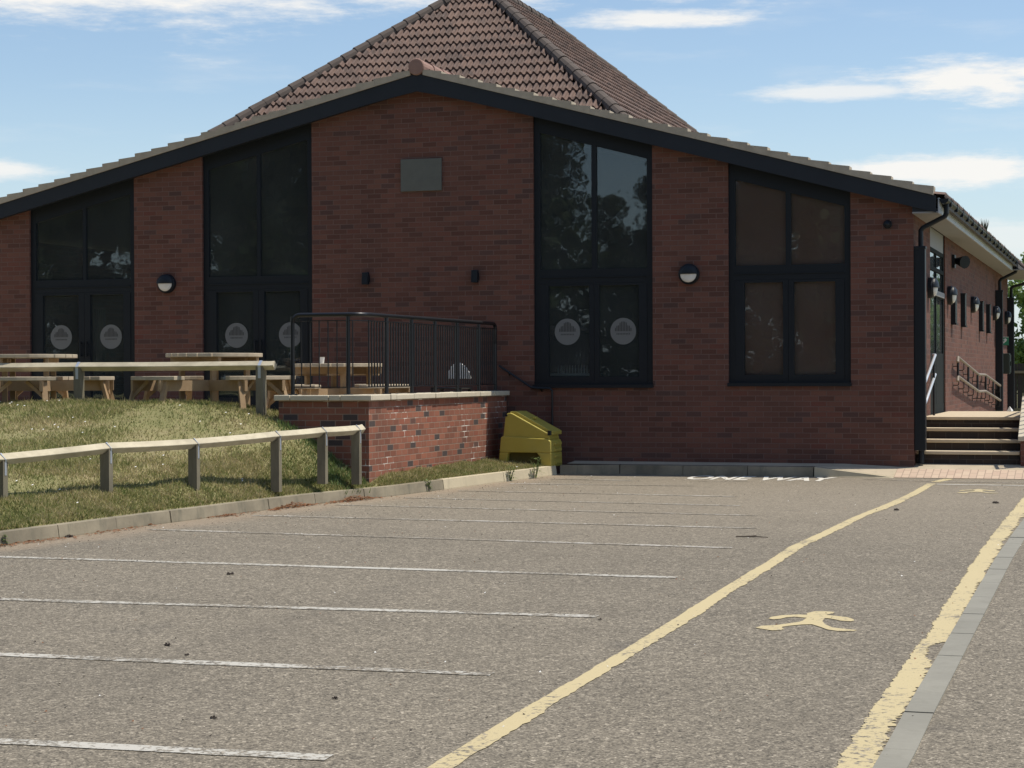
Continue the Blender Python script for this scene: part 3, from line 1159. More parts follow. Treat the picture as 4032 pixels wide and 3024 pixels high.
# side wall with door opening and high windows cut as recesses in front of a dark core
mb = MB()
YB = 16.9
ZE = 3.78
mb.box(XR - 0.3, XR, 0.3, 2.25, -0.2, ZE)
mb.box(XR - 0.3, XR, 4.61, YB, -0.2, ZE)
mb.build("side_wall", M['brick'], hall)
mb = MB()
mb.box(XR - 0.3, XR, YB, 20.3, -0.2, ZE)
mb.box(-22, XR - 0.3, 20.0, 20.3, -0.2, ZE)
mb.box(XL, XL + 0.3, 0.3, 20.0, -0.2, ZE)
mb.build("rear_wall", M['brick'], hall)
# inside: floor, back partition, ceiling
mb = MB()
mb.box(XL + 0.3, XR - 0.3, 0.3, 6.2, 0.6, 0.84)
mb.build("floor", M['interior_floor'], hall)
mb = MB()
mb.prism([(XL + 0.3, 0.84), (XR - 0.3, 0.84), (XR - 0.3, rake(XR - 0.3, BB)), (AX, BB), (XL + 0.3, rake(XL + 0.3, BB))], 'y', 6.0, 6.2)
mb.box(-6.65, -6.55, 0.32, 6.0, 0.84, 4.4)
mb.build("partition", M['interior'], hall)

# roof slopes with real tile relief
def tiled(mb, org, u, v, rows, gauge, span, pitch=0.15, samp=6, amp=0.036, lift=0.045, jit=0.004, mi=0):
    """rows of roll tiles; org: eave corner, u: along the eave, v: up the slope, span(k0,k1) -> (u0,u1) for a row"""
    org, u, v = Vector(org), Vector(u), Vector(v)
    nrm = u.cross(v).normalized()
    if nrm.z < 0:
        nrm = -nrm
    for r in range(rows):
        a0 = r * gauge
        a1 = a0 + gauge * 1.08
        s = span(a0 + gauge * 0.5)
        if s is None:
            continue
        u0, u1 = s
        i0, i1 = int(math.floor(u0 / pitch * samp)), int(math.ceil(u1 / pitch * samp))
        if i1 - i0 < 2:
            continue
        b = len(mb.v)
        cnt = 0
        jr = random.uniform(-jit, jit)
        for i in range(i0, i1 + 1):
            ph = (i % samp) / samp
            tile = i // (samp * 2)
            random.seed(tile * 131 + r * 17)
            jz = random.uniform(0, 0.008)
            ja = random.uniform(-0.008, 0.008)
            h = amp * max(0.0, math.sin(math.pi * min(1, max(0, (ph - 0.12) / 0.66)))) ** 0.8
            p0 = org + u * (i * pitch / samp) + v * (a0 + ja)
            p1 = org + u * (i * pitch / samp) + v * (a1 + ja)
            mb.v.append(tuple(p0 + nrm * (h + 0.002)))
            mb.v.append(tuple(p0 + nrm * (h + lift + jz)))
            mb.v.append(tuple(p1 + nrm * (h + 0.004)))
            cnt += 1
        for i in range(cnt - 1):
            q = b + i * 3
            mb.f.append((q, q + 3, q + 4, q + 1))
            mb.f.append((q + 1, q + 4, q + 5, q + 2))
            mb.m += [mi, mi]
    random.seed(99)


# low front wing: right and left slopes run back from the gable
ZT = 6.03
Lr = math.hypot(1, KR)
mb = MB()
xe = -2.55
ze = rake(xe, ZT - 0.07)
n_r = int((AX - xe) * -1 * Lr / 0.3) + 1
tiled(mb, (xe, -0.12, ze), (0, 1, 0), (-1 / Lr, 0, KR / Lr), n_r, 0.3, lambda a: (0.0, 20.4), samp=5)
Ll = math.hypot(1, KL)
xl = -18.9
zl = rake(xl, ZT - 0.07)
tiled(mb, (xl, -0.12, zl), (0, 1, 0), (1 / Ll, 0, KL / Ll), int((AX - xl) * Ll / 0.3) + 1, 0.3, lambda a: (0.0, 20.4), samp=3)
mb.build("low_roof", M['tile'], hall)
mb = MB()
mb.prism([(xe + 0.02, ze - 0.03), (AX, ZT - 0.10), (xl, zl - 0.03), (xl, zl - 0.12), (AX, ZT - 0.19), (xe + 0.02, ze - 0.12)], 'y', 0.32, 20.3)
mb.build("roof_deck", M['interior'], hall)
# pyramid roof of the hall behind
CX, CY, ZA, TN = -14.84, 16.02, 10.66, 0.845
ZP = 5.0
HW = (ZA - ZP) / TN
Ls = math.hypot(1, TN)
slope_len = HW * Ls
RL = 5.9                       # length of the short ridge, running back from the front peak
for k, (nm, u, v, o3, sm, ln) in enumerate((
        ("front", (1, 0, 0), (0, 1 / Ls, TN / Ls), (CX - HW, CY - HW, ZP), 8, 2 * HW),
        ("right", (0, 1, 0), (-1 / Ls, 0, TN / Ls), (CX + HW, CY - HW, ZP), 8, 2 * HW + RL),
        ("left", (0, 1, 0), (1 / Ls, 0, TN / Ls), (CX - HW, CY - HW, ZP), 3, 2 * HW + RL),
        ("back", (1, 0, 0), (0, -1 / Ls, TN / Ls), (CX - HW, CY + HW + RL, ZP), 3, 2 * HW))):
    mb = MB()
    tiled(mb, o3, u, v, int(slope_len / 0.375), 0.375, lambda a: (a / Ls + 0.1, ln - a / Ls - 0.1) if a / Ls < HW - 0.2 else None, samp=sm, amp=0.074, lift=0.06)
    mb.build("hipped_roof", M['tile'], hall)
mb = MB()
pk = [Vector((CX, CY, ZA - 0.12)), Vector((CX, CY + RL, ZA - 0.12))]
cs = [(CX - HW, CY - HW, ZP - 0.03), (CX + HW, CY - HW, ZP - 0.03), (CX + HW, CY + HW + RL, ZP - 0.03), (CX - HW, CY + HW + RL, ZP - 0.03)]
mb.poly([cs[0], cs[1], pk[0]])
mb.poly([cs[1], cs[2], pk[1], pk[0]])
mb.poly([cs[2], cs[3], pk[1]])
mb.poly([cs[3], cs[0], pk[0], pk[1]])
mb.build("hipped_roof_deck", M['tile'], hall)
mb = MB()
mb.box(CX - HW + 0.5, CX + HW - 0.5, CY - HW + 0.5, CY + HW + RL - 0.5, 0.0, ZP - 0.1)
mb.build("hall_wall", M['brick'], hall)
# hip tiles: overlapping half-round caps
for i in range(5):
    mb = MB()
    if i < 4:
        a, b = Vector((cs[i][0], cs[i][1], ZP + 0.03)), Vector((CX, CY + (RL if i in (2, 3) else 0), ZA + 0.03))
    else:
        a, b = Vector((CX, CY, ZA + 0.03)), Vector((CX, CY + RL, ZA + 0.03))
    L = (b - a).length
    n = int(L / 0.36)
    for q in range(n):
        p0, p1 = a + (b - a) * (q / n), a + (b - a) * ((q + 1.12) / n)
        jj = Vector((random.uniform(-.008, .008), random.uniform(-.008, .008), random.uniform(-.004, .012)))
        mb.tube([p0 + jj, p1 + jj], [0.150, 0.132], 12)
    mb.build("hip_tiles", M['hip'], hall)
# ridge of the low roof with its rounded end
mb = MB()
n = 34
for q in range(n):
    y0 = -0.16 + q * 0.45
    mb.tube([(AX, y0, ZT + 0.035 + 0.008 * (q % 2)), (AX, y0 + 0.47, ZT + 0.03)], [0.125, 0.115], 16)
mb.lathe((AX, -0.165, ZT + 0.035), [(0.128, 0.0), (0.128, -0.02), (0.115, -0.035), (0.0, -0.038)], 'y', 20)
mb.build("ridge_cap", M['ridge'], hall)

# bargeboards, one per rake, meeting in a soft curve
def barge(name, x_end, sgn):
    mb = MB()
    K = KR if sgn > 0 else KL
    top0 = 5.965
    xs = np.linspace(AX, x_end, 22)
    up = [(x, rake(x, top0)) for x in xs]
    lo = []
    for x in xs:
        d = abs(x - AX)
        curve = 0.035 * max(0.0, 1 - d / 1.2) ** 2
        lo.append((x, rake(x, BB) - curve + (0.0)))
    for i in range(len(xs) - 1):
        mb.prism([up[i], up[i + 1], lo[i + 1], lo[i]], 'y', -0.165, -0.14)
    return mb.build(name, M['board'], hall)


barge("bargeboard", -2.66, 1)
barge("bargeboard", -18.75, -1)
mb = MB()
for xa, xb in ((AX, -2.66), (-18.7, AX)):
    mb.poly([(xa, -0.14, rake(xa, BB) + 0.02), (xb, -0.14, rake(xb, BB) + 0.02), (xb, 0.02, rake(xb, BB) + 0.02), (xa, 0.02, rake(xa, BB) + 0.02)])
mb.build("verge_soffit", M['board'], hall)
# verge: stepped tile ends down each rake
def verge(x_end, sgn):
    mb = MB()
    K = KR if sgn > 0 else KL
    n = int(round(abs(x_end - AX) / 0.295))
    for q in range(n):
        xa = AX + sgn * (0.10 + (abs(x_end - AX) - 0.10) * q / n)
        xb = AX + sgn * (0.10 + (abs(x_end - AX) - 0.10) * (q + 1) / n)
        j = random.uniform(-0.006, 0.006)
        za, zb = rake(xa, 6.045), rake(xb, 6.045)
        mb.prism([(xa, za + 0.002 + j), (xb + sgn * 0.012, zb + 0.040 + j), (xb + sgn * 0.012, zb + 0.012 + j), (xb, rake(xb, 5.966)), (xa, rake(xa, 5.966))], 'y', -0.185 + random.uniform(-.004, .004), 0.05)
    return mb.build("verge_tiles", M['verge'], hall)


verge(-2.70, 1)
verge(-18.8, -1)

# eaves on the right: soffit, fascia, gutter
EX = XR + 0.35
mb = MB()
mb.box(XR, EX, -0.14, 16.0, 3.655, 3.675)
mb.box(XR, EX + 0.28, 16.0, 20.6, 3.655, 3.675)
mb.build("soffit", M['soffit'], hall)
mb = MB()
mb.box(EX - 0.001, EX + 0.02, -0.14, 16.0, 3.65, 3.86)
mb.box(EX + 0.28, EX + 0.30, 16.0, 20.6, 3.65, 3.86)
mb.build("fascia", M['fascia'], hall)
mb = MB()                                       # boxed end of the eave under the bargeboard
mb.prism([(XR, 3.655), (EX, 3.655), (EX, rake(EX, BB) + 0.06), (XR, rake(XR, BB) + 0.06)], 'y', -0.139, -0.12)
mb.build("box_end", M['board'], hall)


def gutter(y0, y1, x):
    mb = MB()
    n = 8
    pr = [(x + 0.065 * math.cos(math.pi + math.pi * i / n) + 0.07, 3.845 + 0.065 * math.sin(math.pi + math.pi * i / n)) for i in range(n + 1)]
    for i in range(n):
        mb.poly([(pr[i][0], y0, pr[i][1]), (pr[i + 1][0], y0, pr[i + 1][1]), (pr[i + 1][0], y1, pr[i + 1][1]), (pr[i][0], y1, pr[i][1])])
    mb.poly([(p[0], y0, p[1]) for p in pr])
    mb.poly([(p[0], y1, p[1]) for p in pr])
    yy = y0 + 0.4
    while yy < y1:
        mb.box(x + 0.0, x + 0.14, yy, yy + 0.05, 3.765, 3.86)
        yy += 0.95
    mb.build("gutter", M['black'], hall)


gutter(-0.16, 16.05, EX + 0.012)
gutter(15.95, 20.7, EX + 0.292)
# moss and seedlings standing in the gutter: one part, nobody could count it
V = []
for q in range(900):
    yy = random.uniform(0.6, 20.2)
    if random.random() > 0.45 + 0.5 * yy / 20:
        continue
    xx = EX + 0.012 + (0.28 if yy > 16 else 0) + random.uniform(0.02, 0.12)
    h = random.uniform(0.02, 0.09) * (1.7 if random.random() < 0.06 else 1)
    a = random.uniform(0, 6.28)
    c_, s_ = math.cos(a) * 0.018, math.sin(a) * 0.03
    V += [(xx - c_, yy - s_, 3.83), (xx + c_, yy + s_, 3.83), (xx + random.uniform(-.02, .02), yy + random.uniform(-.03, .03), 3.85 + h)]
for q in range(46):                              # one taller tuft
    a = random.uniform(0, 6.28)
    r_ = random.uniform(0.02, 0.09)
    V += [(EX + 0.08 - 0.01, 7.3 - 0.01, 3.84), (EX + 0.08 + 0.01, 7.3 + 0.01, 3.84), (EX + 0.08 + math.cos(a) * r_, 7.3 + math.sin(a) * r_, 3.84 + random.uniform(0.12, 0.30))]
V = np.array(V) - np.array(ORG[hall.name])
mesh_np("gutter_moss", V, 3, [M['rust']], kind='stuff', parent=hall)


# downpipes: swan neck from the gutter, then a boxed casing down the wall, then bare pipe
def downpipe(y, gx, wallx, casing_top, casing_bot, zb):
    mb = MB()
    x = wallx + 0.09
    pts = [(gx, y, 3.80), (gx, y, 3.66), (gx - 0.02, y, 3.62), (x + 0.03, y, 3.47), (x, y, 3.43), (x, y, casing_top - 0.02)]
    mb.tube(pts, 0.036, 10)
    p = mb.build("downpipe", M['black'], hall, smooth=False)
    mc = MB()
    mc.box(wallx + 0.001, wallx + 0.155, y - 0.085, y + 0.085, casing_bot, casing_top)
    mc.box(wallx + 0.001, wallx + 0.165, y - 0.092, y + 0.092, casing_top - 0.03, casing_top + 0.012)
    c = mc.build("pipe_casing", M['black'], p, bevel=0.008)
    mc = MB()
    mc.tube([(x, y, casing_bot - 0.002), (x, y, zb)], 0.040, 10)
    mc.build("pipe_foot", M['black'], p)
    return p


downpipe(0.10, EX + 0.09, XR, 3.20, 0.36, 0.18)
downpipe(16.15, EX + 0.09, XR, 3.22, 0.3, 0.15)
downpipe(20.15, EX + 0.36, XR, 3.20, 0.3, 0.15)


# windows of the gable
def glazed(x0, x1, zb, zt_in, xm, mull, low_mull, low_jamb, doors, stickers, reflection_sheet=None):
    YF0, YF1 = 0.045, 0.115
    mb = MB()
    J = 0.092
    TR0, TR1 = 2.78, 2.992
    hd = lambda x: rake(x, BB) - 0.205
    # jambs, mullion, head, transom, sill
    for a, b in ((x0, x0 + J), (x1 - J, x1)):
        mb.prism([(a, zb), (b, zb), (b, rake(b, BB + 0.05)), (a, rake(a, BB + 0.05))], 'y', YF0, YF1)
    mb.prism([(x0 + J, hd(x0 + J)), (x1 - J, hd(x1 - J)), (x1 - J, rake(x1 - J, BB + 0.05)), (x0 + J, rake(x0 + J, BB + 0.05))], 'y', YF0 + 0.002, YF1 - 0.002)
    mb.prism([(xm - mull / 2, TR1), (xm + mull / 2, TR1), (xm + mull / 2, hd(xm + mull / 2)), (xm - mull / 2, hd(xm - mull / 2))], 'y', YF0 + 0.004, YF1 - 0.004)
    mb.box(x0 + J, x1 - J, YF0 + 0.001, YF1 - 0.001, TR0, TR1)
    mb.box(x0 + J, x1 - J, YF0 - 0.012, YF0 + 0.001, TR0 + 0.085, TR0 + 0.10)
    w = mb.build("window", M['black'], hall)
    if not doors:
        ms_ = MB()
        ms_.box(x0 - 0.01, x1 + 0.01, -0.045, 0.115, zb, zb + 0.05)
        ms_.box(x0, x1, 0.03, 0.115, zb + 0.05, zb + 0.095)
        ms_.build("sill", M['black'], w)
    # two lower leaves
    zl0 = zb + (0.095 if not doors else 0.0)
    xm2 = xm
    for a, b in ((x0 + J, xm2), (xm2, x1 - J)):
        lf = MB()
        st = low_jamb
        half = low_mull / 2
        la = st if a < xm2 - 1e-6 and a == x0 + J else half
        lb = half if la == st else st
        bt_ = 0.07 if not doors else 0.24
        lf.box(a + 0.002, a + la, YF0 - 0.008, YF1 - 0.01, zl0, TR0 - 0.002)
        lf.box(b - lb, b - 0.002, YF0 - 0.008, YF1 - 0.01, zl0, TR0 - 0.002)
        lf.box(a + la, b - lb, YF0 - 0.006, YF1 - 0.012, zl0, zl0 + bt_)
        lf.box(a + la, b - lb, YF0 - 0.006, YF1 - 0.012, TR0 - 0.035, TR0 - 0.002)
        if doors:
            hx = b - lb / 2 if la == st else a + la / 2
            lf.box(hx - 0.012, hx + 0.012, YF0 - 0.06, YF0 - 0.04, 1.75, 2.0)
            lf.box(hx - 0.01, hx + 0.01, YF0 - 0.045, YF0 - 0.008, 1.77, 1.79)
            lf.box(hx - 0.01, hx + 0.01, YF0 - 0.045, YF0 - 0.008, 1.96, 1.98)
        lf.build("door_leaf" if doors else "sash", M['black'], w)
        g = MB()
        g.box(a + la - 0.005, b - lb + 0.005, 0.078, 0.084, zl0 + bt_ - 0.005, TR0 - 0.03)
        g.build("pane", M['glass'], w)
    for a, b in ((x0 + J, xm - mull / 2), (xm + mull / 2, x1 - J)):
        g = MB()
        g.prism([(a - 0.004, TR1 - 0.004), (b + 0.004, TR1 - 0.004), (b + 0.004, hd(b) + 0.004), (a - 0.004, hd(a) + 0.004)], 'y', 0.078, 0.084)
        g.build("pane", M['glass'], w)
    for sx in stickers:
        sk = MB()
        z = 2.072
        sk.lathe((sx, 0.0765, z), [(0.0, -0.0015), (0.195, -0.0015), (0.195, 0.0)], 'y', 36)
        for q in range(-5, 6):
            h = 0.115 * math.cos(q / 5.6 * math.pi / 2) + 0.03
            xx = sx + q * 0.0235
            bw = 0.0065
            if abs(q) == 3:
                h *= 0.8
            sk.box(xx - bw, xx + bw, 0.0722, 0.0742, z + 0.0, z + h, 1)
        for q in range(9):                       # a line of small worn letter shapes under the bars
            sk.box(sx - 0.10 + q * 0.0235, sx - 0.10 + q * 0.0235 + 0.012, 0.0724, 0.0744, z - 0.05, z - 0.028, 1)
        sk.build("sticker", [M['sticker'], M['stickerbar']], w)
    if reflection_sheet:
        bl = MB()
        bl.box(x0 + 0.03, x1 - 0.03, 0.150, 0.156, zb + 0.1, rake((x0 + x1) / 2, BB))  # brown sheet added behind the glass, standing in for a reflected building
        bl.build("reflection_sheet", M['reflection_sheet'], w)
    return w


glazed(-17.07, -15.167, 0.86, 0, -16.09, 0.06, 0.21, 0.13, True, (-16.538, -15.633))
glazed(-13.969, -12.096, 0.86, 0, -13.02, 0.06, 0.19, 0.13, True, (-13.42, -12.50))
glazed(-8.529, -6.718, 1.243, 0, -7.61, 0.075, 0.15, 0.125, False, (-8.031, -7.18))
glazed(-5.603, -3.856, 1.262, 0, -4.745, 0.075, 0.155, 0.13, False, (), reflection_sheet=True)
# things that can be made out behind the glass
mb = MB()
mb.box(-12.72, -12.42, 0.75, 1.15, 0.845, 1.66)
mb.box(-12.74, -12.40, 0.73, 1.17, 1.66, 1.70)
tag(mb.build("storage_box", M['blue'], bevel=0.02), "blue plastic box standing inside the glazed door behind the railing", "box")
mb = MB()
mb.box(-4.07, -3.95, 0.16, 0.22, 1.36, 1.66)
tag(mb.build("folder", M['greenp'], bevel=0.006), "narrow bright green folder in the lower corner of the right window", "folder")
mb = MB()
for q in range(14):
    x = -8.3 + q * 0.045
    mb.lathe((x, 0.5, 1.46), [(0.012, 0), (0.012, 0.06), (0.005, 0.09), (0.005, 0.12)], 'z', 8)
mb.box(-8.4, -7.6, 0.4, 0.6, 1.42, 1.459)
tag(mb.build("bottle_shelf", M['white']), "shelf of small pale bottles low inside the window with two round stickers", "shelf")
# curtains seen dimly through the left doors
mb = MB()
for xa, xb in ((-15.72, -15.62), (-15.45, -15.34), (-16.55, -16.35), (-16.35, -16.25)):
    for i in range(6):
        xx = xa + (xb - xa) * i / 5
        mb.box(xx - 0.012, xx + 0.012, 0.9 + 0.02 * (i % 2), 0.93 + 0.02 * (i % 2), 0.86, 2.55)
tag(mb.build("curtain", M['interior']), "narrow pale curtains hanging inside the leftmost glazed doors", "curtain")

# side door in its recess
mb = MB()
DX = XR - 0.02
mb.box(DX - 0.05, DX, 2.25, 2.35, 0.75, 3.65)
mb.box(DX - 0.05, DX, 4.51, 4.61, 0.75, 3.65)
for z0, z1 in ((0.75, 0.95), (2.62, 2.72), (3.02, 3.08), (3.30, 3.36)):
    mb.box(DX - 0.048, DX - 0.002, 2.35, 4.51, z0, z1)
mb.box(DX - 0.046, DX - 0.004, 3.38, 3.46, 0.95, 3.30)
mb.box(DX - 0.044, DX - 0.006, 2.35, 4.51, 0.95, 1.75)
dr = mb.build("side_door", M['door'], hall)
mb = MB()
for ya, yb in ((2.35, 3.38), (3.46, 4.51)):
    for z0, z1 in ((1.75, 2.62), (2.72, 3.02), (3.08, 3.30)):
        mb.box(DX - 0.03, DX - 0.024, ya, yb, z0, z1)
mb.build("pane", M['glass'], dr)
mb = MB()
mb.box(DX - 0.045, DX - 0.003, 2.25, 4.61, 3.36, 3.66)
mb.box(DX - 0.001, DX + 0.02, 2.35, 4.51, 2.64, 2.72)
mb.build("head_panel", M['soffit'], dr)
mb = MB()
mb.box(DX - 0.3, DX - 0.2, 2.0, 4.9, 0.6, 3.7)
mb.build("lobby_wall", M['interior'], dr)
# small high windows on the side wall, opened outwards
for ya, yb in ((5.59, 6.50), (7.47, 8.40), (11.5, 12.45), (13.4, 14.2)):
    za, zb = 2.27, 2.82
    yb = ya + 0.30
    mb = MB()
    mb.box(XR + 0.001, XR + 0.075, ya, yb, za, zb)
    mb.box(XR + 0.001, XR + 0.09, ya - 0.012, yb + 0.012, za - 0.025, za)
    mb.box(XR + 0.001, XR + 0.085, ya - 0.008, yb + 0.008, zb, zb + 0.018)
    mb.build("vent_window", M['black'], hall)

# ------------------------------------------------------------ fittings on the walls
LAMPS = "round half-hooded lamps on the front wall"


def bulkhead(name, x, y, z, face, label, group, dia=0.30):
    t = thing(name, label, "wall lamp", (x, y, z), group)
    mb = MB()
    ax = 'y' if face == 'front' else 'x'
    sg = -1 if face == 'front' else 1
    mb.lathe((x, y, z), [(dia / 2, 0.0), (dia / 2, sg * 0.06), (dia / 2 - 0.02, sg * 0.085), (0.0, sg * 0.086)], ax, 28)
    mb.build("casing", M['black'], t)
    # hood: upper half dome; diffuser: lower half dome
    for nm, m_, lo, hi in (("hood", M['black'], 0.0, math.pi), ("diffuser", M['white'], math.pi, 2 * math.pi)):
        h = MB()
        r0 = dia / 2 - (0.004 if nm == "hood" else 0.03)
        dep = 0.075 if nm == "hood" else 0.055
        N = 16
        rings = []
        for kk in range(6):
            ph = kk / 5 * math.pi / 2
            rr, off = r0 * math.cos(ph), dep * math.sin(ph) + 0.084
            ring = []
            for i in range(N + 1):
                th = lo + (hi - lo) * i / N
                a, b = rr * math.cos(th), rr * math.sin(th)
                ring.append((x + a, y - off, z + b) if face == 'front' else (x + off, y + a, z + b))
            rings.append(ring)
        for r0_, r1_ in zip(rings[:-1], rings[1:]):
            for i in range(N):
                h.poly([r0_[i], r0_[i + 1], r1_[i + 1], r1_[i]])
        if nm == "hood":
            ring = [rr_[0] for rr_ in rings] + [rr_[-1] for rr_ in reversed(rings)]
            h.poly(ring)
        h.build(nm, m_, t, smooth=False)
    return t


bulkhead("wall_lamp", -14.578, -0.001, 2.895, 'front', "round half-white wall lamp between the two left glazed doors", LAMPS)
bulkhead("wall_lamp", -6.169, -0.001, 2.881, 'front', "round half-white wall lamp between the two right windows", LAMPS)
SL_ = "round hooded lamps along the sunlit side wall"
for y, lab in ((1.97, "round hooded side wall lamp nearest the front corner, beside the door"), (5.05, "round hooded side wall lamp just past the side door"),
               (9.7, "round hooded side wall lamp between the pairs of small windows"), (15.4, "round hooded side wall lamp just before the second downpipe"),
               (19.2, "round hooded side wall lamp above the green heart sign, farthest along")):
    bulkhead("wall_lamp", XR + 0.001, y, 2.71, 'side', lab, SL_, dia=0.31)
for x, lab in ((-11.187, "small black box spotlight on the central brickwork, left of the pair"), (-9.427, "small black box spotlight on the central brickwork, right of the pair")):
    t = thing("spotlight", lab, "spotlight", (x, 0, 2.91), "small black spotlights on the central brickwork")
    mb = MB()
    mb.box(x - 0.05, x + 0.05, -0.02, -0.001, 2.86, 2.96)
    mb.build("bracket", M['black'], t)
    mb = MB()
    mb.prism([(-0.105, 2.82), (-0.021, 2.82), (-0.021, 3.005), (-0.09, 3.005)], 'x', x - 0.048, x + 0.048)
    mb.build("housing", M['black'], t, bevel=0.006)
t = thing("stone_plaque", "square grey stone plaque high on the central brickwork", "plaque", (-10.29, 0, 4.21))
mb = MB()
mb.box(-10.619, -9.962, -0.035, -0.001, 4.215, 4.702)
mb.build("slab", M['stone'], t, bevel=0.006)
t = thing("dome_camera", "small dark dome camera high on the brickwork near the right corner", "camera", (-3.336, 0, 3.52))
mb = MB()
mb.lathe((-3.336, -0.001, 3.522), [(0.06, 0), (0.06, -0.04), (0.05, -0.05)], 'y', 18)
mb.build("base", M['black'], t)
mb = MB()
mb.lathe((-3.336, -0.052, 3.522), [(0.045, 0), (0.042, -0.025), (0.026, -0.045), (0.0, -0.052)], 'y', 18)
mb.build("dome", M['black'], t, smooth=True)
t = thing("alarm_horn", "dark horn sounder under the eave of the side wall past the door", "alarm", (XR, 5.9, 3.4))
mb = MB()
mb.box(XR + 0.001, XR + 0.05, 5.75, 6.0, 3.2, 3.42)
mb.build("bracket", M['black'], t)
mb = MB()
mb.tube([(XR + 0.05, 5.9, 3.32), (XR + 0.12, 5.85, 3.31), (XR + 0.22, 5.75, 3.29)], [0.05, 0.07, 0.11], 12)
mb.build("horn", M['black'], t)

t = thing("defibrillator_cabinet", "dark green metal cabinet on the far end of the side wall", "cabinet", (XR, 18.3, 1.4))
mb = MB()
mb.box(XR + 0.002, XR + 0.22, 17.3, 17.7, 1.40, 1.86)
mb.build("body", M['dkgreen'], t, bevel=0.01)
mb = MB()
mb.box(XR + 0.221, XR + 0.235, 17.34, 17.66, 1.43, 1.83)
mb.box(XR + 0.236, XR + 0.26, 17.36, 17.39, 1.58, 1.68)
mb.build("door", M['dkgreen'], t)
t = thing("heart_sign", "small green projecting sign with a white heart on the side wall", "sign", (XR, 17.2, 2.04))
mb = MB()
mb.box(XR + 0.002, XR + 0.21, 17.2, 17.215, 2.04, 2.23)
mb.build("panel", M['green'], t)
mb = MB()
hp = []
for i in range(28):
    a = 2 * math.pi * i / 28
    hp.append((XR + 0.105 + 0.0042 * 16 * math.sin(a) ** 3, 2.145 + 0.0042 * (13 * math.cos(a) - 5 * math.cos(2 * a) - 2 * math.cos(3 * a) - math.cos(4 * a))))
mb.prism(hp, 'y', 17.192, 17.199)
mb.box(XR + 0.002, XR + 0.21, 17.196, 17.2, 2.218, 2.23)
mb.build("heart", M['white'], t)
mb = MB()
mb.prism([(XR + 0.112, 2.185), (XR + 0.085, 2.14), (XR + 0.102, 2.14), (XR + 0.096, 2.105), (XR + 0.125, 2.15), (XR + 0.108, 2.15)], 'y', 17.188, 17.191)
mb.build("bolt", M['green'], t)

# ------------------------------------------------------------ terrace, its retaining wall and railing
mb = MB()
ty = [-4.35, -3.6, -2.8, 0.0]
tz = [0.96, 0.96, 0.85, 0.85]
for i in range(3):
    mb.poly([(-26, ty[i], tz[i]), (-9.2, ty[i], tz[i]), (-9.2, ty[i + 1], tz[i + 1]), (-26, ty[i + 1], tz[i + 1])])
structure(mb.build("terrace", M['paving']))
ret = thing("retaining_wall", "sunlit red brick retaining wall with a cream coping at the edge of the terrace", "wall", (-8.93, -5.4, 0.1))
mb = MB()
mb.box(-9.26, -8.955, -5.405, -0.003, -0.1, 1.135)
mb.box(-10.16, -9.26, -5.405, -5.10, 0.3, 1.135)
mb.build("brickwork", M['brick_ret'], ret)
mb = MB()
y = -5.40
cw0, cw1 = -9.31, -8.905
big = True
while y < -0.02:
    L = (0.62 if big else 0.20) * random.uniform(0.95, 1.05)
    y1 = min(y + L, -0.004)
    dz_ = random.uniform(-0.004, 0.004)
    dx_ = random.uniform(-0.008, 0.008)
    mb.box(cw0, cw1 + dx_, y + 0.004, y1 - 0.004, 1.136, 1.203 + dz_)
    y = y1
    big = not big
x = -10.21
for L in (0.22, 0.52, 0.155):
    mb.box(x + 0.004, x + L - 0.004, -5.455, -5.06, 1.136, 1.203 + random.uniform(-0.003, 0.003))
    x += L
mb.box(-9.313, -8.905, -5.455, -5.402, 1.136, 1.2035)
mb.build("coping", M['coping'], ret, bevel=0.008)

rl = thing("guard_railing", "black metal guard railing standing on the retaining wall coping", "railing", (-9.1, -5.2, 1.2))
RZ = 2.20
RX, RY = -9.105, -5.225
mb = MB()
rad = 0.10
pts = [(-10.05, RY, 1.45), (-10.05, RY, RZ - rad)] + [(-10.05 + rad - rad * math.cos(a), RY, RZ - rad + rad * math.sin(a)) for a in np.linspace(0.25, math.pi / 2, 6)] + \
      [(RX - 0.16, RY, RZ)] + [(RX - 0.16 + 0.16 * math.sin(a), RY + 0.16 - 0.16 * math.cos(a), RZ) for a in np.linspace(0.3, math.pi / 2, 6)] + \
      [(RX, -0.16, RZ)] + [(RX, -0.16 + 0.08 * math.sin(a), RZ - 0.08 + 0.08 * math.cos(a)) for a in np.linspace(0.3, math.pi / 2, 5)] + [(RX, -0.08, 1.9)]
mb.tube(pts, 0.026, 10)
mb.build("top_rail", M['rail'], rl, smooth=True)
mb = MB()
for zz in (1.30, 2.125):
    mb.bar((-10.03, RY, zz), (RX - 0.16, RY, zz), 0.03, 0.012)
    mb.bar((RX - 0.16, RY, zz), (RX, RY + 0.16, zz), 0.03, 0.012)
    mb.bar((RX, RY + 0.16, zz), (RX, -0.1, zz), 0.03, 0.012)
mb.build("flat_rail", M['rail'], rl)
for x, y, zb in [(-10.05, RY, 1.204), (-9.30, RY, 1.204), (RX, -4.44, 1.204), (RX, -3.546, 1.204), (RX, -2.658, 1.204), (RX, -1.762, 1.204), (RX, -0.829, 1.204), (RX, -0.08, 1.204)]:
    mb = MB()
    mb.tube([(x, y, zb), (x, y, RZ - 0.02)], 0.026, 10)
    mb.lathe((x, y, zb), [(0.06, 0.0), (0.06, 0.01), (0.03, 0.014)], 'z', 14)
    mb.build("post", M['rail'], rl)
bal = [(-10.05 + 0.12 * (i + 1), RY) for i in range(5)] + [(-9.24 + 0.0, RY)] + [(RX, -5.03 + 0.093 * i) for i in range(53)]
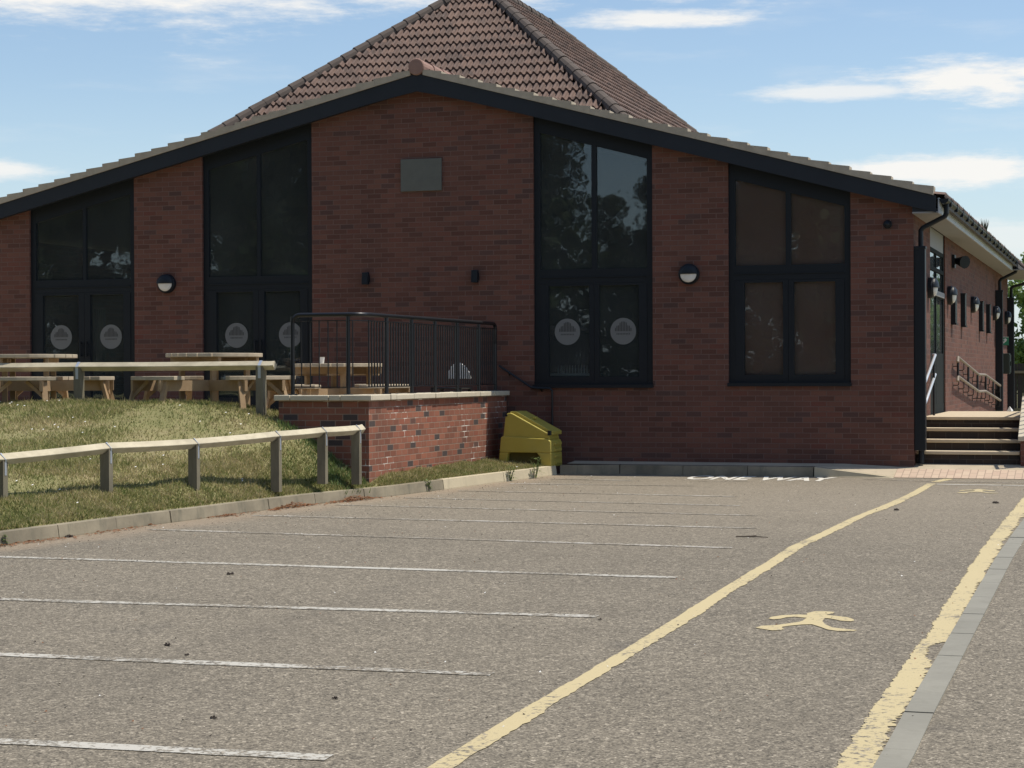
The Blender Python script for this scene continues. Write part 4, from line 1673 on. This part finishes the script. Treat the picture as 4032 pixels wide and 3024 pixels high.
for x, y in bal:
    if any(abs(y - q) < 0.035 for q in (-4.44, -3.546, -2.658, -1.762, -0.829)) and x == RX:
        continue
    mb = MB()
    mb.tube([(x, y, 1.304), (x, y, 2.122)], 0.0105 if x == RX else 0.008, 6, caps=False)
    mb.build("baluster", M['rail'], rl)

# thin pipe clipped to the gable wall
t = thing("wall_pipe", "thin black pipe sloping down the gable wall from behind the railing to the window sill", "pipe", (-8.22, -0.06, 0.18))
mb = MB()
mb.tube([(-9.05, -0.07, 1.576), (-8.55, -0.07, 1.255), (-8.45, -0.07, 1.24), (-8.26, -0.07, 1.237), (-8.225, -0.07, 1.20), (-8.225, -0.07, 0.18)], 0.017, 8)
mb.build("tube", M['rail'], t)
for x, z in ((-8.9, 1.48), (-8.4, 1.24)):
    mb = MB()
    mb.bar((x, -0.07, z - 0.01), (x, -0.0, z - 0.05), 0.014, 0.014)
    mb.build("bracket", M['rail'], t)

# ------------------------------------------------------------ grit bin
t = thing("grit_bin", "faded yellow plastic grit bin with a sloping lid at the foot of the wall", "grit bin", (-8.35, -0.6, 0.16))
Y0, Y1 = -0.95, -0.40
mb = MB()
mb.prism([(-8.757, 0.325), (-8.735, 0.545), (-8.70, 0.56), (-8.04, 0.525), (-7.99, 0.49), (-7.982, 0.325)], 'y', Y0, Y1)
mb.prism([(-8.775, 0.12), (-8.757, 0.326), (-8.60, 0.326), (-8.635, 0.30), (-8.65, 0.12)], 'y', Y0 + 0.001, Y1 - 0.001)
mb.prism([(-8.13, 0.12), (-8.15, 0.27), (-8.20, 0.326), (-7.982, 0.326), (-7.975, 0.12)], 'y', Y0 + 0.001, Y1 - 0.001)
mb.prism([(-8.71, 0.55), (-8.675, 0.84), (-8.65, 0.885), (-8.60, 0.895), (-8.56, 0.88), (-8.03, 0.60), (-8.01, 0.515)], 'y', Y0 + 0.03, Y1 - 0.03)
body = mb.build("body", M['grit'], t, bevel=0.018)
mb = MB()
mb.box(-8.66, -8.12, Y0 + 0.10, Y1 - 0.10, 0.13, 0.33)
mb.build("fork_slot_web", M['slot'], t)
mb = MB()
mb.prism([(-8.62, 0.889), (-8.615, 0.915), (-8.52, 0.912), (-7.985, 0.628), (-7.985, 0.575), (-8.015, 0.575), (-8.03, 0.598), (-8.56, 0.878), (-8.60, 0.89)], 'y', Y0 + 0.075, Y1 + 0.01)
mb.box(-8.35, -8.27, Y0 + 0.2, Y0 + 0.3, 0.80, 0.838)
mb.build("lid", M['grit'], t, bevel=0.01)
mb = MB()
for k in range(4):
    mb.box(-8.0, -7.962 + 0.004, Y0 + 0.16, Y1 - 0.08, 0.16 + k * 0.09, 0.20 + k * 0.09)
mb.build("front_ribs", M['grit'], t, bevel=0.006)
mb = MB()
mb.box(-8.03, -7.99, Y0 - 0.006, Y0 + 0.06, 0.575, 0.64)
mb.lathe((-8.655, Y0 + 0.032, 0.855), [(0.016, 0), (0.016, -0.012), (0, -0.013)], 'y', 10)
mb.build("latch", M['black'], t)

# ------------------------------------------------------------ knee rail fences
def knee_fence(label, posts, ends, h_top, group, rail=0.082, post_dir=None):
    b = posts[0]
    t = thing("knee_rail_fence", label, "fence", b, group)
    tops = [Vector((p[0], p[1], p[2] + h)) for p, h in zip(posts, h_top)]
    line = ([Vector(ends[0])] if ends[0] else []) + tops + ([Vector(ends[1])] if ends[1] else [])
    for i, p in enumerate(posts):
        q = tops[i]
        j = min(i, len(tops) - 2)
        d = (tops[j + 1] - tops[j]).normalized()
        d.z = 0
        d.normalize()
        if post_dir:
            d = Vector((*post_dir, 0)).normalized()
        s = Vector((-d.y, d.x, 0))
        w = 0.05
        mb = MB()
        zt = q.z - 0.01
        base = [Vector((p[0], p[1], p[2] - 0.2)) + d * (a * w) + s * (c * w) for a, c in ((-1, -1), (1, -1), (1, 1), (-1, 1))]
        top = [Vector((v.x, v.y, zt)) for v in base]
        # notched top: two cheeks and a vee
        m0 = (base[0] + base[3]) / 2
        m1 = (base[1] + base[2]) / 2
        n0, n1 = Vector((m0.x, m0.y, zt - w)), Vector((m1.x, m1.y, zt - w))
        mb.poly([base[0], base[1], top[1], top[0]])
        mb.poly([base[2], base[3], top[3], top[2]])
        mb.poly([base[1], base[2], top[2], n1, top[1]])
        mb.poly([base[3], base[0], top[0], n0, top[3]])
        mb.poly([top[0], top[1], n1, n0])
        mb.poly([top[3], n0, n1, top[2]])
        po = mb.build("post", M['post_wood'], t)
        # galvanised strap bent over the rail and nailed to both cheeks
        st = MB()
        r2 = rail / math.sqrt(2) + 0.004
        sw = 0.02
        for sg in (-1, 1):
            a = q + Vector((0, 0, r2))
            e = q + s * (sg * r2)
            e2 = q + s * (sg * (w + 0.003)) + Vector((0, 0, -0.03))
            f = q + s * (sg * (w + 0.003)) + Vector((0, 0, -0.16))
            for u, v in ((a, e), (e, e2), (e2, f)):
                st.poly([u - d * sw, u + d * sw, v + d * sw, v - d * sw])
        st.build("strap", M['galv'], po)
    # diamond-set rail lengths
    for i in range(len(line) - 1):
        a, c = line[i], line[i + 1]
        d = (c - a).normalized()
        s = Vector((-d.y, d.x, 0)).normalized()
        u = d.cross(s)
        if u.z < 0:
            u = -u
        r2 = rail / math.sqrt(2)
        mb = MB()
        N = 6
        rings = []
        for k in range(N + 1):
            c0 = a + (c - a) * (k / N) + Vector((0, 0, -0.004 * math.sin(math.pi * k / N)))
            ring = []
            for q in range(4):
                an = math.pi / 2 * q
                for da in (-0.05, 0.05):
                    ring.append(c0 + (s * math.cos(an + da) + u * math.sin(an + da)) * r2 * 0.97)
            rings.append(ring)
        n8 = 8
        for k in range(N):
            for q in range(n8):
                mb.poly([rings[k][q], rings[k][(q + 1) % n8], rings[k + 1][(q + 1) % n8], rings[k + 1][q]])
        mb.poly(rings[0])
        mb.poly(list(reversed(rings[-1])))
        mb.build("rail", M['rail_wood'], t)
    return t


FG = "knee rail fences on the grass bank"
low = [(-11.423, -13.121, 0.240), (-11.063, -11.921, 0.250), (-10.703, -10.721, 0.255), (-10.253, -9.452, 0.256), (-9.840, -8.286, 0.282), (-9.414, -7.087, 0.315), (-9.156, -6.359, 0.371), (-8.965, -5.780, 0.335)]
knee_fence("weathered knee rail fence low on the slope, ending at the brick retaining wall", low, (None, (-8.93, -5.68, 0.80)), [0.43, 0.43, 0.38, 0.445, 0.425, 0.44, 0.41, 0.455], FG, post_dir=(-0.1, 0.995))
up = [(-18.2, -5.34, 1.08), (-15.6, -5.34, 1.08), (-13.01, -5.34, 1.07), (-10.43, -5.34, 0.93)]
knee_fence("weathered knee rail fence atop the grass bank before the picnic tables", up, ((-19.4, -5.34, 1.57), (-10.24, -5.34, 1.575)), [0.49, 0.49, 0.50, 0.645], FG)

# ------------------------------------------------------------ picnic tables (local coordinates, floor at z = 0)
def board_disc(mb, r, z0, z1, n, gap, mi=0, edge=16):
    """round top cut from parallel boards"""
    w = 2 * r / n
    for i in range(n):
        y0, y1 = -r + i * w + gap / 2, -r + (i + 1) * w - gap / 2
        pts = []
        for y in np.linspace(y0, y1, 6):
            pts.append((math.sqrt(max(0, r * r - y * y)), y))
        pts += [(-x, y) for x, y in reversed(pts)]
        mb.prism(pts, 'z', z0, z1, mi)


PG = "round timber picnic tables on the terrace"
t = thing("picnic_table", "round timber picnic table before the second pair of glazed doors from the left", "picnic table", (0, 0, 0), PG)
mb = MB()
board_disc(mb, 0.63, 0.705, 0.755, 9, 0.012)
mb.build("tabletop", M['timber_top'], t, local=True, bevel=0.006)
mb = MB()
for s_ in (-1, 1):
    mb.box(s_ * 0.30 - 0.022, s_ * 0.30 + 0.022, -0.53, 0.53, 0.61, 0.704)
    mb.box(-0.53, 0.53, s_ * 0.30 - 0.022, s_ * 0.30 + 0.022, 0.585, 0.608)
mb.build("top_batten", M['timber'], t, local=True)
for sx in (-1, 1):
    for sy in (-1, 1):
        mb = MB()
        mb.box(sx * 0.27 - 0.035, sx * 0.27 + 0.035, sy * 0.345 - 0.022 * 1, sy * 0.345 + 0.022, 0.0, 0.70)
        mb.build("table_leg", M['timber'], t, local=True)
for s_ in (-1, 1):
    mb = MB()
    mb.box(-1.08, 1.08, s_ * 0.30 - 0.022, s_ * 0.30 + 0.022, 0.27, 0.405)
    mb.build("cross_beam", M['timber'], t, local=True)
    mb = MB()
    mb.box(s_ * 0.30 - 0.0225, s_ * 0.30 + 0.0225, -1.08, 1.08, 0.268, 0.404)
    mb.build("cross_beam", M['timber'], t, local=True)
for q in range(4):
    a = math.pi / 2 * q
    rot = Matrix.Rotation(a, 4, 'Z')

    def tr(mb):
        mb.v = [tuple(rot @ Vector(v)) for v in mb.v]
    mb = MB()
    for (r0, r1) in ((0.80, 0.94), (0.952, 1.10)):
        arc = 0.52
        pts = [(r1 * math.cos(th) + 0.02, r1 * math.sin(th) * 0.88) for th in np.linspace(-arc, arc, 9)]
        pts += [(r0 * math.cos(th) + 0.02, r0 * math.sin(th) * 0.88) for th in np.linspace(arc, -arc, 9)]
        mb.prism(pts, 'z', 0.408, 0.458)
    tr(mb)
    be = mb.build("bench_seat", M['timber_top'], t, local=True, bevel=0.006)
    for s_ in (-1, 1):
        mb = MB()
        mb.bar((0.99, s_ * 0.325, 0.405), (1.10, s_ * 0.36, 0.0), 0.07, 0.045)
        tr(mb)
        mb.build("bench_leg", M['timber'], be, local=True)
        mb = MB()
        mb.bar((0.96, s_ * 0.10, 0.40), (1.035, s_ * 0.325, 0.20), 0.03, 0.045)
        tr(mb)
        mb.build("bench_brace", M['timber'], be, local=True)
t.location = (-11.54, -4.42, 0.985)
t.rotation_euler = (0, 0, R(63))
copy_tree(t, (-14.13, -4.72, 0.985), R(24), "round timber picnic table cut by the left edge, in front of the leftmost doors")
copy_tree(t, (-10.78, -2.08, 0.855), R(70), "round timber picnic table behind the black railing")
bpy.data.objects["picnic_table.002"].scale = (1.0, 1.0, 1.0)

# small loose things on the terrace
t = thing("cup", "small white paper cup on the picnic table behind the railing", "cup", (-11.0, -2.1, 1.6))
mb = MB()
mb.lathe((-11.0, -2.15, 1.6005), [(0.028, 0), (0.04, 0.10), (0.043, 0.103), (0.036, 0.098), (0.026, 0.01)], 'z', 14)
mb.build("body", M['white'], t)
t = thing("garden_chair", "chair with a rounded white back half hidden behind the black railing", "chair", (-9.45, -1.2, 0.85))
mb = MB()
pts = [(0.23 * math.sin(a), 0.30 + 0.08 * math.cos(a)) for a in np.linspace(-1.4, 1.4, 9)]
for i in range(7):
    x = -0.19 + i * 0.063
    top = 0.80 - 0.10 * (x / 0.2) ** 2
    pass
pts = [(-9.53, 1.385), (-9.17, 1.385), (-9.18, 1.46), (-9.23, 1.54), (-9.32, 1.615), (-9.40, 1.62), (-9.48, 1.56), (-9.525, 1.47)]
mb.prism(pts, 'y', -1.0, -0.97)
mb.build("backrest", M['white'], t, bevel=0.008)
mb = MB()
mb.box(-9.63, -9.17, -1.42, -0.98, 1.24, 1.265)
mb.build("seat", M['rail'], t, bevel=0.01)
for x in (-9.61, -9.19):
    for y in (-1.40, -1.0):
        mb = MB()
        mb.bar((x, y, 1.265), (x + (0.03 if x > -9.4 else -0.03), y, 0.852), 0.04, 0.04)
        mb.build("leg", M['rail'], t)

# ------------------------------------------------------------ entrance steps, landing, side walls
t = thing("entrance_steps", "four wide steps with buff nosings and shade-darkened brick risers by the right corner", "steps", (-2.2, 0.2, 0.18))
zs = [0.352, 0.505, 0.658, 0.812]
for i in range(4):
    y0 = 0.2 + 0.3 * i
    z0 = 0.05 if i == 0 else zs[i - 1] - 0.01
    mb = MB()
    mb.box(-2.975, -1.565, y0, y0 + 0.31, z0, zs[i] - 0.046)
    mb.build("riser", M['brick_shade'], t)
    mb = MB()
    ye = y0 + 0.3 if i < 3 else 4.95
    mb.box(-2.972 + 0.0, -1.568 if i < 3 else -1.0, y0 - 0.028, ye + (0.0), zs[i] - 0.045, zs[i])
    mb.build("tread" if i < 3 else "landing", M['tread'], t, bevel=0.006)
mb = MB()
mb.box(-2.975, -1.0, 1.42, 4.93, -0.1, 0.765)
mb.build("landing_base", M['brick_shade'], t)
mb = MB()
ry = [4.93, 5.6, 10.2, 11.9, 16.4, 24]
rz = [0.80, 0.80, 0.49, 0.49, 0.2, 0.12]
for i in range(5):
    mb.poly([(XR, ry[i], rz[i]), (-1.4, ry[i], rz[i]), (-1.4, ry[i + 1], rz[i + 1]), (XR, ry[i + 1], rz[i + 1])])
structure(mb.build("ramp", M['paving']))
t = thing("step_wall", "low brick wall with a pale coping rising beside the entrance steps at the right edge", "wall", (-1.4, 0.5, 0.1))
mb = MB()
mb.prism([(0.12, -0.1), (4.9, -0.1), (4.9, 1.05), (1.12, 1.05), (0.12, 0.50)], 'x', -1.555, -1.25)
mb.build("brickwork", M['brick'], t)
mb = MB()
mb.prism([(0.08, 0.50), (1.12, 1.053), (4.95, 1.053), (4.95, 1.105), (1.10, 1.105), (0.08, 0.565)], 'x', -1.585, -1.22)
mb.build("coping", M['coping'], t, bevel=0.006)
t = thing("step_railing", "black railing on the coping beside the entrance steps", "railing", (-1.35, 0.5, 0.6))
mb = MB()
mb.tube([(-1.33, 0.12, 1.35), (-1.33, 1.1, 1.95), (-1.33, 4.9, 1.98)], 0.025, 8)
mb.tube([(-1.33, 0.12, 0.66), (-1.33, 1.1, 1.18), (-1.33, 4.9, 1.18)], 0.012, 6)
mb.build("rail", M['rail'], t)
for i in range(46):
    y = 0.14 + 0.104 * i
    zb = 0.56 + 0.54 * min(1, max(0, (y - 0.1) / 1.0))
    zt_ = 1.36 + 0.59 * min(1, max(0, (y - 0.12) / 0.98))
    mb = MB()
    mb.tube([(-1.33, y, zb), (-1.33, y, zt_)], 0.009 if i % 9 else 0.02, 6, caps=False)
    mb.build("baluster" if i % 9 else "post", M['rail'], t)
t = thing("step_handrail", "pair of bright steel handrails sloping down beside the entrance steps by the corner casing", "handrail", (-2.9, 1.2, 0.2))
for dz_, yb_ in ((0, 0.2), (-0.29, 0.3)):
    mb = MB()
    x = XR + 0.085
    pts = [(x - 0.04, 2.2, 1.71 + dz_), (x, 2.12, 1.71 + dz_), (x, 0.35 if dz_ == 0 else 0.4, 1.17 + dz_ + 0.05), (x, yb_, 1.10 + dz_)]
    if dz_ < 0:
        pts += [(x, 0.28, 0.80), (x, 0.27, 0.37)]
    mb.tube(pts, 0.021, 8)
    mb.build("rail", M['steel'], t, smooth=True)
for y, z in ((0.6, 0.9), (1.9, 0.812)):
    mb = MB()
    mb.tube([(XR + 0.085, y, 0.36 if y < 1 else 0.81), (XR + 0.085, y, 1.22 if y < 1 else 1.63)], 0.018, 8)
    mb.build("post", M['rail'], t)
t = thing("ramp_handrail", "double handrail on hooked brackets stepping down the sunlit side wall", "handrail", (XR, 11, 0.8))
HR = [(5.75, 1.70), (10.1, 1.40), (11.8, 1.39), (16.3, 1.13)]
for dz_ in (0, -0.32):
    mb = MB()
    x = XR + 0.10
    mb.tube([(x, HR[0][0] - 0.06, HR[0][1] + dz_ - 0.08)] + [(x, y, z + dz_) for y, z in HR], 0.026, 8)
    mb.build("rail", M['pale_rail'], t)
    for i in range(11):
        y = 5.9 + i * 1.0
        z = float(np.interp(y, [h[0] for h in HR], [h[1] for h in HR])) + dz_
        mb = MB()
        mb.tube([(x, y, z - 0.02), (x, y, z - 0.12), (x - 0.02, y, z - 0.14), (XR + 0.006, y, z - 0.14)], 0.009, 6)
        mb.box(XR + 0.001, XR + 0.008, y - 0.03, y + 0.03, z - 0.19, z - 0.09)
        mb.build("bracket", M['rail'], t)
for i in range(6):
    y = 5.75 + i * 2.05
    z = float(np.interp(y, [h[0] for h in HR], [h[1] for h in HR]))
    mb = MB()
    mb.tube([(XR + 0.10, y, z - 0.02), (XR + 0.10, y, z - 0.32)], 0.02, 8)
    mb.build("post", M['rail'], t)
t = thing("litter", "scrap of white paper lying at the far edge of the landing", "litter", (-2.0, 4.7, 0.815))
mb = MB()
mb.poly([(-2.03, 4.72, 0.815), (-1.95, 4.70, 0.815), (-1.985, 4.74, 0.90)])
mb.poly([(-2.03, 4.72, 0.815), (-1.985, 4.74, 0.90), (-2.01, 4.82, 0.83)])
mb.poly([(-1.95, 4.70, 0.815), (-1.985, 4.74, 0.90), (-1.93, 4.80, 0.83)])
mb.build("sheet", M['white'], t)

# dark fence behind the car park end
t = thing("timber_fence", "dark stained timber fence beyond the far end of the side wall", "fence", (-1, 26, 0))
mb = MB()
for i in range(60):
    mb.box(-4 + i * 0.15, -4 + i * 0.15 + 0.142, 26.0, 26.02, -0.1, 1.66 + random.uniform(-0.01, 0.01))
mb.build("boards", M['fence'], t)
mb = MB()
mb.box(-4, 5, 25.94, 26.0, 1.40, 1.47)
mb.box(-4, 5, 25.95, 26.0, 0.4, 0.47)
mb.build("rails", M['post_wood'], t)
for i in range(4):
    mb = MB()
    mb.box(-4 + i * 2.9, -3.9 + i * 2.9, 26.02, 26.12, -0.1, 1.72)
    mb.build("post", M['fence'], t)

# ------------------------------------------------------------ trees
def make_tree(name, label, cat, loc, h, spread, nleaf, lsize, mat, group, trunk_frac=0.3, seed=1):
    rr = np.random.default_rng(seed)
    t = thing(name, label, cat, loc, group)
    mb = MB()
    th = h * trunk_frac
    tips = []
    mb.tube([(0, 0, -0.1), (0.05 * h * 0.1, 0, th * 0.6), (0.0, 0.02 * h, th * 1.2), (0.03 * h, 0, h * 0.62)], [h * 0.03, h * 0.025, h * 0.02, h * 0.007], 8)
    for k in range(9):
        a = k * 2.4 + rr.uniform(-.3, .3)
        z0 = th * rr.uniform(0.75, 1.6)
        r = spread * rr.uniform(0.5, 0.95)
        z1 = z0 + (h - z0) * rr.uniform(0.25, 0.75)
        p1 = (math.cos(a) * r * 0.5, math.sin(a) * r * 0.5, (z0 + z1) / 2)
        p2 = (math.cos(a) * r, math.sin(a) * r, z1)
        mb.tube([(0, 0, z0), p1, p2], [h * 0.011, h * 0.007, h * 0.003], 6)
        tips += [p1, p2]
    mb.build("trunk", M['bark'], t, local=True)
    # leaf clumps round limb ends and through the crown
    cl = []
    for p in tips:
        cl.append((*p, spread * rr.uniform(0.22, 0.4)))
    for k in range(26):
        a = rr.uniform(0, 6.28)
        f = rr.uniform(0, 1) ** 0.6
        z = th * 0.9 + (h - th * 0.9) * rr.uniform(0.02, 1.0)
        env = math.sin(math.pi * min(0.97, max(0.08, (z - th * 0.6) / (h - th * 0.55)))) ** 0.6
        cl.append((math.cos(a) * spread * f * env, math.sin(a) * spread * f * env, z, spread * rr.uniform(0.16, 0.36)))
    cl = np.array(cl)
    idx = rr.integers(0, len(cl), nleaf)
    d = rr.normal(size=(nleaf, 3))
    d /= np.linalg.norm(d, axis=1)[:, None]
    rad = cl[idx, 3] * rr.uniform(0.35, 1.08, nleaf)
    c = cl[idx, :3] + d * rad[:, None] * np.array([1, 1, 0.75])
    c[:, 2] = np.maximum(c[:, 2], 0.15)
    a1 = rr.normal(size=(nleaf, 3))
    a1 /= np.linalg.norm(a1, axis=1)[:, None]
    a2 = np.cross(a1, rr.normal(size=(nleaf, 3)))
    a2 /= np.linalg.norm(a2, axis=1)[:, None]
    s = lsize * rr.uniform(0.5, 1.3, nleaf)[:, None]
    V = np.zeros((nleaf * 4, 3))
    V[0::4] = c - a1 * s
    V[1::4] = c + a2 * s * 0.6
    V[2::4] = c + a1 * s
    V[3::4] = c - a2 * s * 0.6
    mesh_np("crown", V, 4, [mat], parent=t)
    return t


TG = "bushy trees beyond the dark fence"
make_tree("tree", "light green bushy tree just past the end of the side wall", "tree", (-2.2, 33.5, 0), 4.9, 2.2, 22000, 0.085, M['leaf'], TG, 0.12, 3)
make_tree("tree", "darker green bushy tree behind the fence at the right edge", "tree", (1.4, 36.0, 0), 5.3, 2.6, 22000, 0.09, M['leaf'], TG, 0.12, 4)
make_tree("tree", "green bushy tree beyond the fence, out to the right", "tree", (5.2, 35.0, 0), 5.0, 2.5, 14000, 0.1, M['leaf'], TG, 0.12, 5)
# tall trees mirrored in the glass, made tall and near to cut skylight
RG = "tall trees across the car park, mirrored in the windows"
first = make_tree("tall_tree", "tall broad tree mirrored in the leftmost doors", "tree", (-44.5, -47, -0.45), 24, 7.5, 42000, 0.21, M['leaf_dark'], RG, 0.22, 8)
for x, y, s, lab in ((-35.5, -46, 0.96, "tall broad tree mirrored in the second pair of doors"), (-25.8, -47, 0.92, "tall broad tree mirrored in the left pane of the stickered window"),
                     (-17.9, -49, 0.45, "smaller tree mirrored low in the right pane of the stickered window"), (-11.5, -46, 0.9, "tall broad tree mirrored in the right window"),
                     (-56.5, -45, 1.05, "unseen tall tree added at the left end of the row to block skylight"), (1.5, -48, 1.0, "unseen tall tree added right of the mirrored ones to block skylight"), (13.5, -46, 0.95, "unseen tall tree added at the right end of the row to block skylight")):  # last three trees are unseen, added to block skylight
    c = copy_tree(first, (x, y, -0.45), x * 0.37, lab)
    c.scale = (s, s, s)

t = thing("hedge", "long dark hedge added below the tall trees to darken the lower panes", "hedge", (-25, -46, -0.45))  # added so the lower panes mirror dark foliage instead of pale sky
n = 42000
hx, hy = rng.uniform(-62, 20, n), rng.normal(-45.5, 0.9, n)
hzz = rng.uniform(0, 1, n) ** 0.8 * (6.4 + 0.8 * np.sin(hx * 0.5) + 0.5 * np.sin(hx * 1.7)) - 0.6
d1 = rng.normal(size=(n, 3)) * 0.16
d2 = rng.normal(size=(n, 3)) * 0.12
c = np.stack([hx, hy, hzz], 1)
V = np.zeros((n * 4, 3))
V[0::4], V[1::4], V[2::4], V[3::4] = c - d1, c + d2, c + d1, c - d2
V -= np.array(ORG[t.name])
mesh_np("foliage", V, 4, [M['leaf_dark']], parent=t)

# ------------------------------------------------------------ weeds, leaf litter and debris on the car park
WG = "weeds growing at the foot of the kerb"
for i, (x, y, h, lab) in enumerate(((-8.16, -2.25, 0.20, "leafy green weed rooted at the foot of the pale kerb"), (-8.0, -1.62, 0.30, "tall thin weed standing against the pale kerb near the bin"),
                                    (-8.58, -4.37, 0.15, "small weed at the foot of the grey kerb below the brick wall"), (-10.02, -11.75, 0.10, "low spreading weed at the kerb by the left edge"))):
    t = thing("weed", lab, "weed", (x, y, gz(y)), WG)
    mb = MB()
    for k in range(5):
        a = random.uniform(0, 6.28)
        mb.tube([(0, 0, 0), (math.cos(a) * h * 0.15, math.sin(a) * h * 0.15, h * 0.6), (math.cos(a) * h * 0.3, math.sin(a) * h * 0.3, h * random.uniform(0.8, 1.05))], [0.005, 0.004, 0.002], 5)
    mb.build("stems", M['weed'], t, local=True)
    n = 90
    V = []
    for k in range(n):
        a = random.uniform(0, 6.28)
        z = h * random.uniform(0.05, 1.0)
        r = h * random.uniform(0.05, 0.42) * (1.1 - 0.6 * z / h)
        c = Vector((math.cos(a) * r, math.sin(a) * r, z))
        d = Vector((math.cos(a), math.sin(a), random.uniform(-0.4, 0.6))).normalized() * random.uniform(0.02, 0.045)
        s_ = Vector((-d.y, d.x, 0)) * 0.35
        V += [c, c + d * 0.5 + s_, c + d, c + d * 0.5 - s_]
    mesh_np("leaves", np.array([tuple(v) for v in V]), 4, [M['weed']], parent=t)

# weeds and rank grass against the shaded end of the retaining wall
V = []
for k in range(1300):
    f = random.random()
    x = -10.1 + 1.15 * f + random.uniform(-0.05, 0.05)
    y = -5.46 - abs(random.gauss(0, 0.16))
    if random.random() < 0.45:
        x, y = random.gauss(-9.22, 0.13), random.gauss(-5.85, 0.12)
    if y > -5.42:
        continue
    z = hz(x, y)
    h = random.uniform(0.03, 0.10)
    a = random.uniform(0, 6.28)
    b_ = random.uniform(0, 6.28)
    V += [(x - 0.008 * math.cos(a), y - 0.008 * math.sin(a), z), (x + 0.008 * math.cos(a), y + 0.008 * math.sin(a), z), (x + math.cos(b_) * h * 0.5, y + math.sin(b_) * h * 0.5, z + h)]
o = mesh_np("rank_grass", np.array(V), 3, [M['weed']], kind='stuff')
tag(o, "longer green weeds and grass along the foot of the brick wall", "weeds")

# brown leaves blown against the kerb
V = []
for cxy, n, sx in (((-9.02, -5.98), 260, 0.24), ((-9.26, -7.1), 190, 0.26), ((-9.45, -8.3), 90, 0.2), ((-9.72, -10.2), 70, 0.35), ((-9.9, -11.5), 90, 0.25)):
    for k in range(n):
        y = cxy[1] + random.gauss(0, sx)
        x = kerb_x(y) + 0.015 + abs(random.gauss(0, 0.07))
        hgt_ = 0.05 * math.exp(-((y - cxy[1]) / sx) ** 2) if n > 150 else 0.01
        z = gz(y) + 0.006 + random.uniform(0, hgt_)
        a = random.uniform(0, 6.28)
        s_ = random.uniform(0.012, 0.03)
        tl_ = random.uniform(-0.4, 0.6)
        V += [(x - s_ * math.cos(a), y - s_ * math.sin(a), z), (x - s_ * math.sin(a) * 0.5, y + s_ * math.cos(a) * 0.5, z + s_ * tl_), (x + s_ * math.cos(a), y + s_ * math.sin(a), z + 0.005), (x + s_ * math.sin(a) * 0.5, y - s_ * math.cos(a) * 0.5, z)]
o = mesh_np("leaf_litter", np.array([tuple(v) for v in V]), 4, [M['dead']], kind='stuff')
tag(o, "brown dead leaves blown against the kerb", "leaves")


def clump(x, y, s, label):
    t = thing("debris_clump", label, "debris", (x, y, gz(y)), "dark clumps of debris lying on the asphalt")
    s *= 0.75
    mb = MB()
    for k in range(9):
        a = random.uniform(0, 6.28)
        r = random.uniform(0, s)
        c = Vector((x + math.cos(a) * r, y + math.sin(a) * r, gz(y) + 0.004))
        n_ = 5
        ring = [c + Vector((math.cos(q * 6.28 / n_) * s * random.uniform(.3, .6), math.sin(q * 6.28 / n_) * s * random.uniform(.3, .6), 0)) for q in range(n_)]
        tip = c + Vector((random.uniform(-.3, .3) * s, random.uniform(-.3, .3) * s, s * random.uniform(0.4, 0.9)))
        for q in range(n_):
            mb.poly([ring[q], ring[(q + 1) % n_], tip])
    return mb.build("lump", M['debris'], t)


for x, y, s, lab in ((-6.896, -13.374, 0.035, "dark debris clump between the third and fourth bay lines, on the left"), (-5.57, -16.893, 0.03, "small debris clump just above the second bay line, left of its twin"),
                     (-5.28, -17.2, 0.018, "smallest debris clump just above the second bay line"), (-4.24, -18.92, 0.022, "low debris clump near the front bay line"),
                     (-3.881, -18.278, 0.020, "debris clump between the two front bay lines, right of centre"), (-3.349, -15.145, 0.02, "debris clump at the right end of the third bay line"),
                     (-2.522, -5.992, 0.04, "dark debris clump beside the far stretch of the left yellow line"), (-1.55, -4.75, 0.045, "dark debris clump near the far stretch of the right yellow line"),
                     (-9.83, -10.9, 0.045, "dark debris clump at the foot of the kerb on the left")):
    clump(x, y, s, lab)
t = thing("twig", "thin dry twig lying on the asphalt near the ends of the bay lines", "twig", (-3.48, -9.43, gz(-9.43)))
mb = MB()
mb.tube([(-3.6, -9.45, gz(-9.4) + 0.012), (-3.48, -9.42, gz(-9.4) + 0.015), (-3.3, -9.43, gz(-9.4) + 0.010)], [0.006, 0.008, 0.004], 6)
mb.tube([(-3.5, -9.42, gz(-9.4) + 0.013), (-3.42, -9.36, gz(-9.4) + 0.02)], [0.005, 0.003], 5)
mb.build("stick", M['bark'], t)
# grit, chips and blown seed scattered over the asphalt: too many to count
n = 2600
xx = rng.uniform(-10, -1, n)
yy = rng.uniform(-20.5, -1, n)
kxx = np.array([kerb_x(v) for v in yy])
d = rng.exponential(0.8, n)
near = rng.uniform(0, 1, n) < 0.5
xx = np.where(near, kxx + 0.03 + d, xx)
keep = (xx > kxx + 0.02)
xx, yy = xx[keep], yy[keep]
n = len(xx)
s = rng.uniform(0.003, 0.010, n)
aa = rng.uniform(0, 6.28, n)
zz = 0.0108 * (yy + 1.5) + 0.005
V = np.zeros((n * 3, 3))
for k in range(3):
    V[k::3] = np.stack([xx + s * np.cos(aa + k * 2.1), yy + s * np.sin(aa + k * 2.1), zz + (s * 0.8 if k == 0 else 0)], 1)
o = mesh_np("grit", V, 3, [M['debris'], M['petal'], M['dead']], mi=rng.choice([0, 0, 0, 0, 0, 2, 2, 1], n), kind='stuff')
tag(o, "loose grit and chips scattered on the asphalt", "grit")
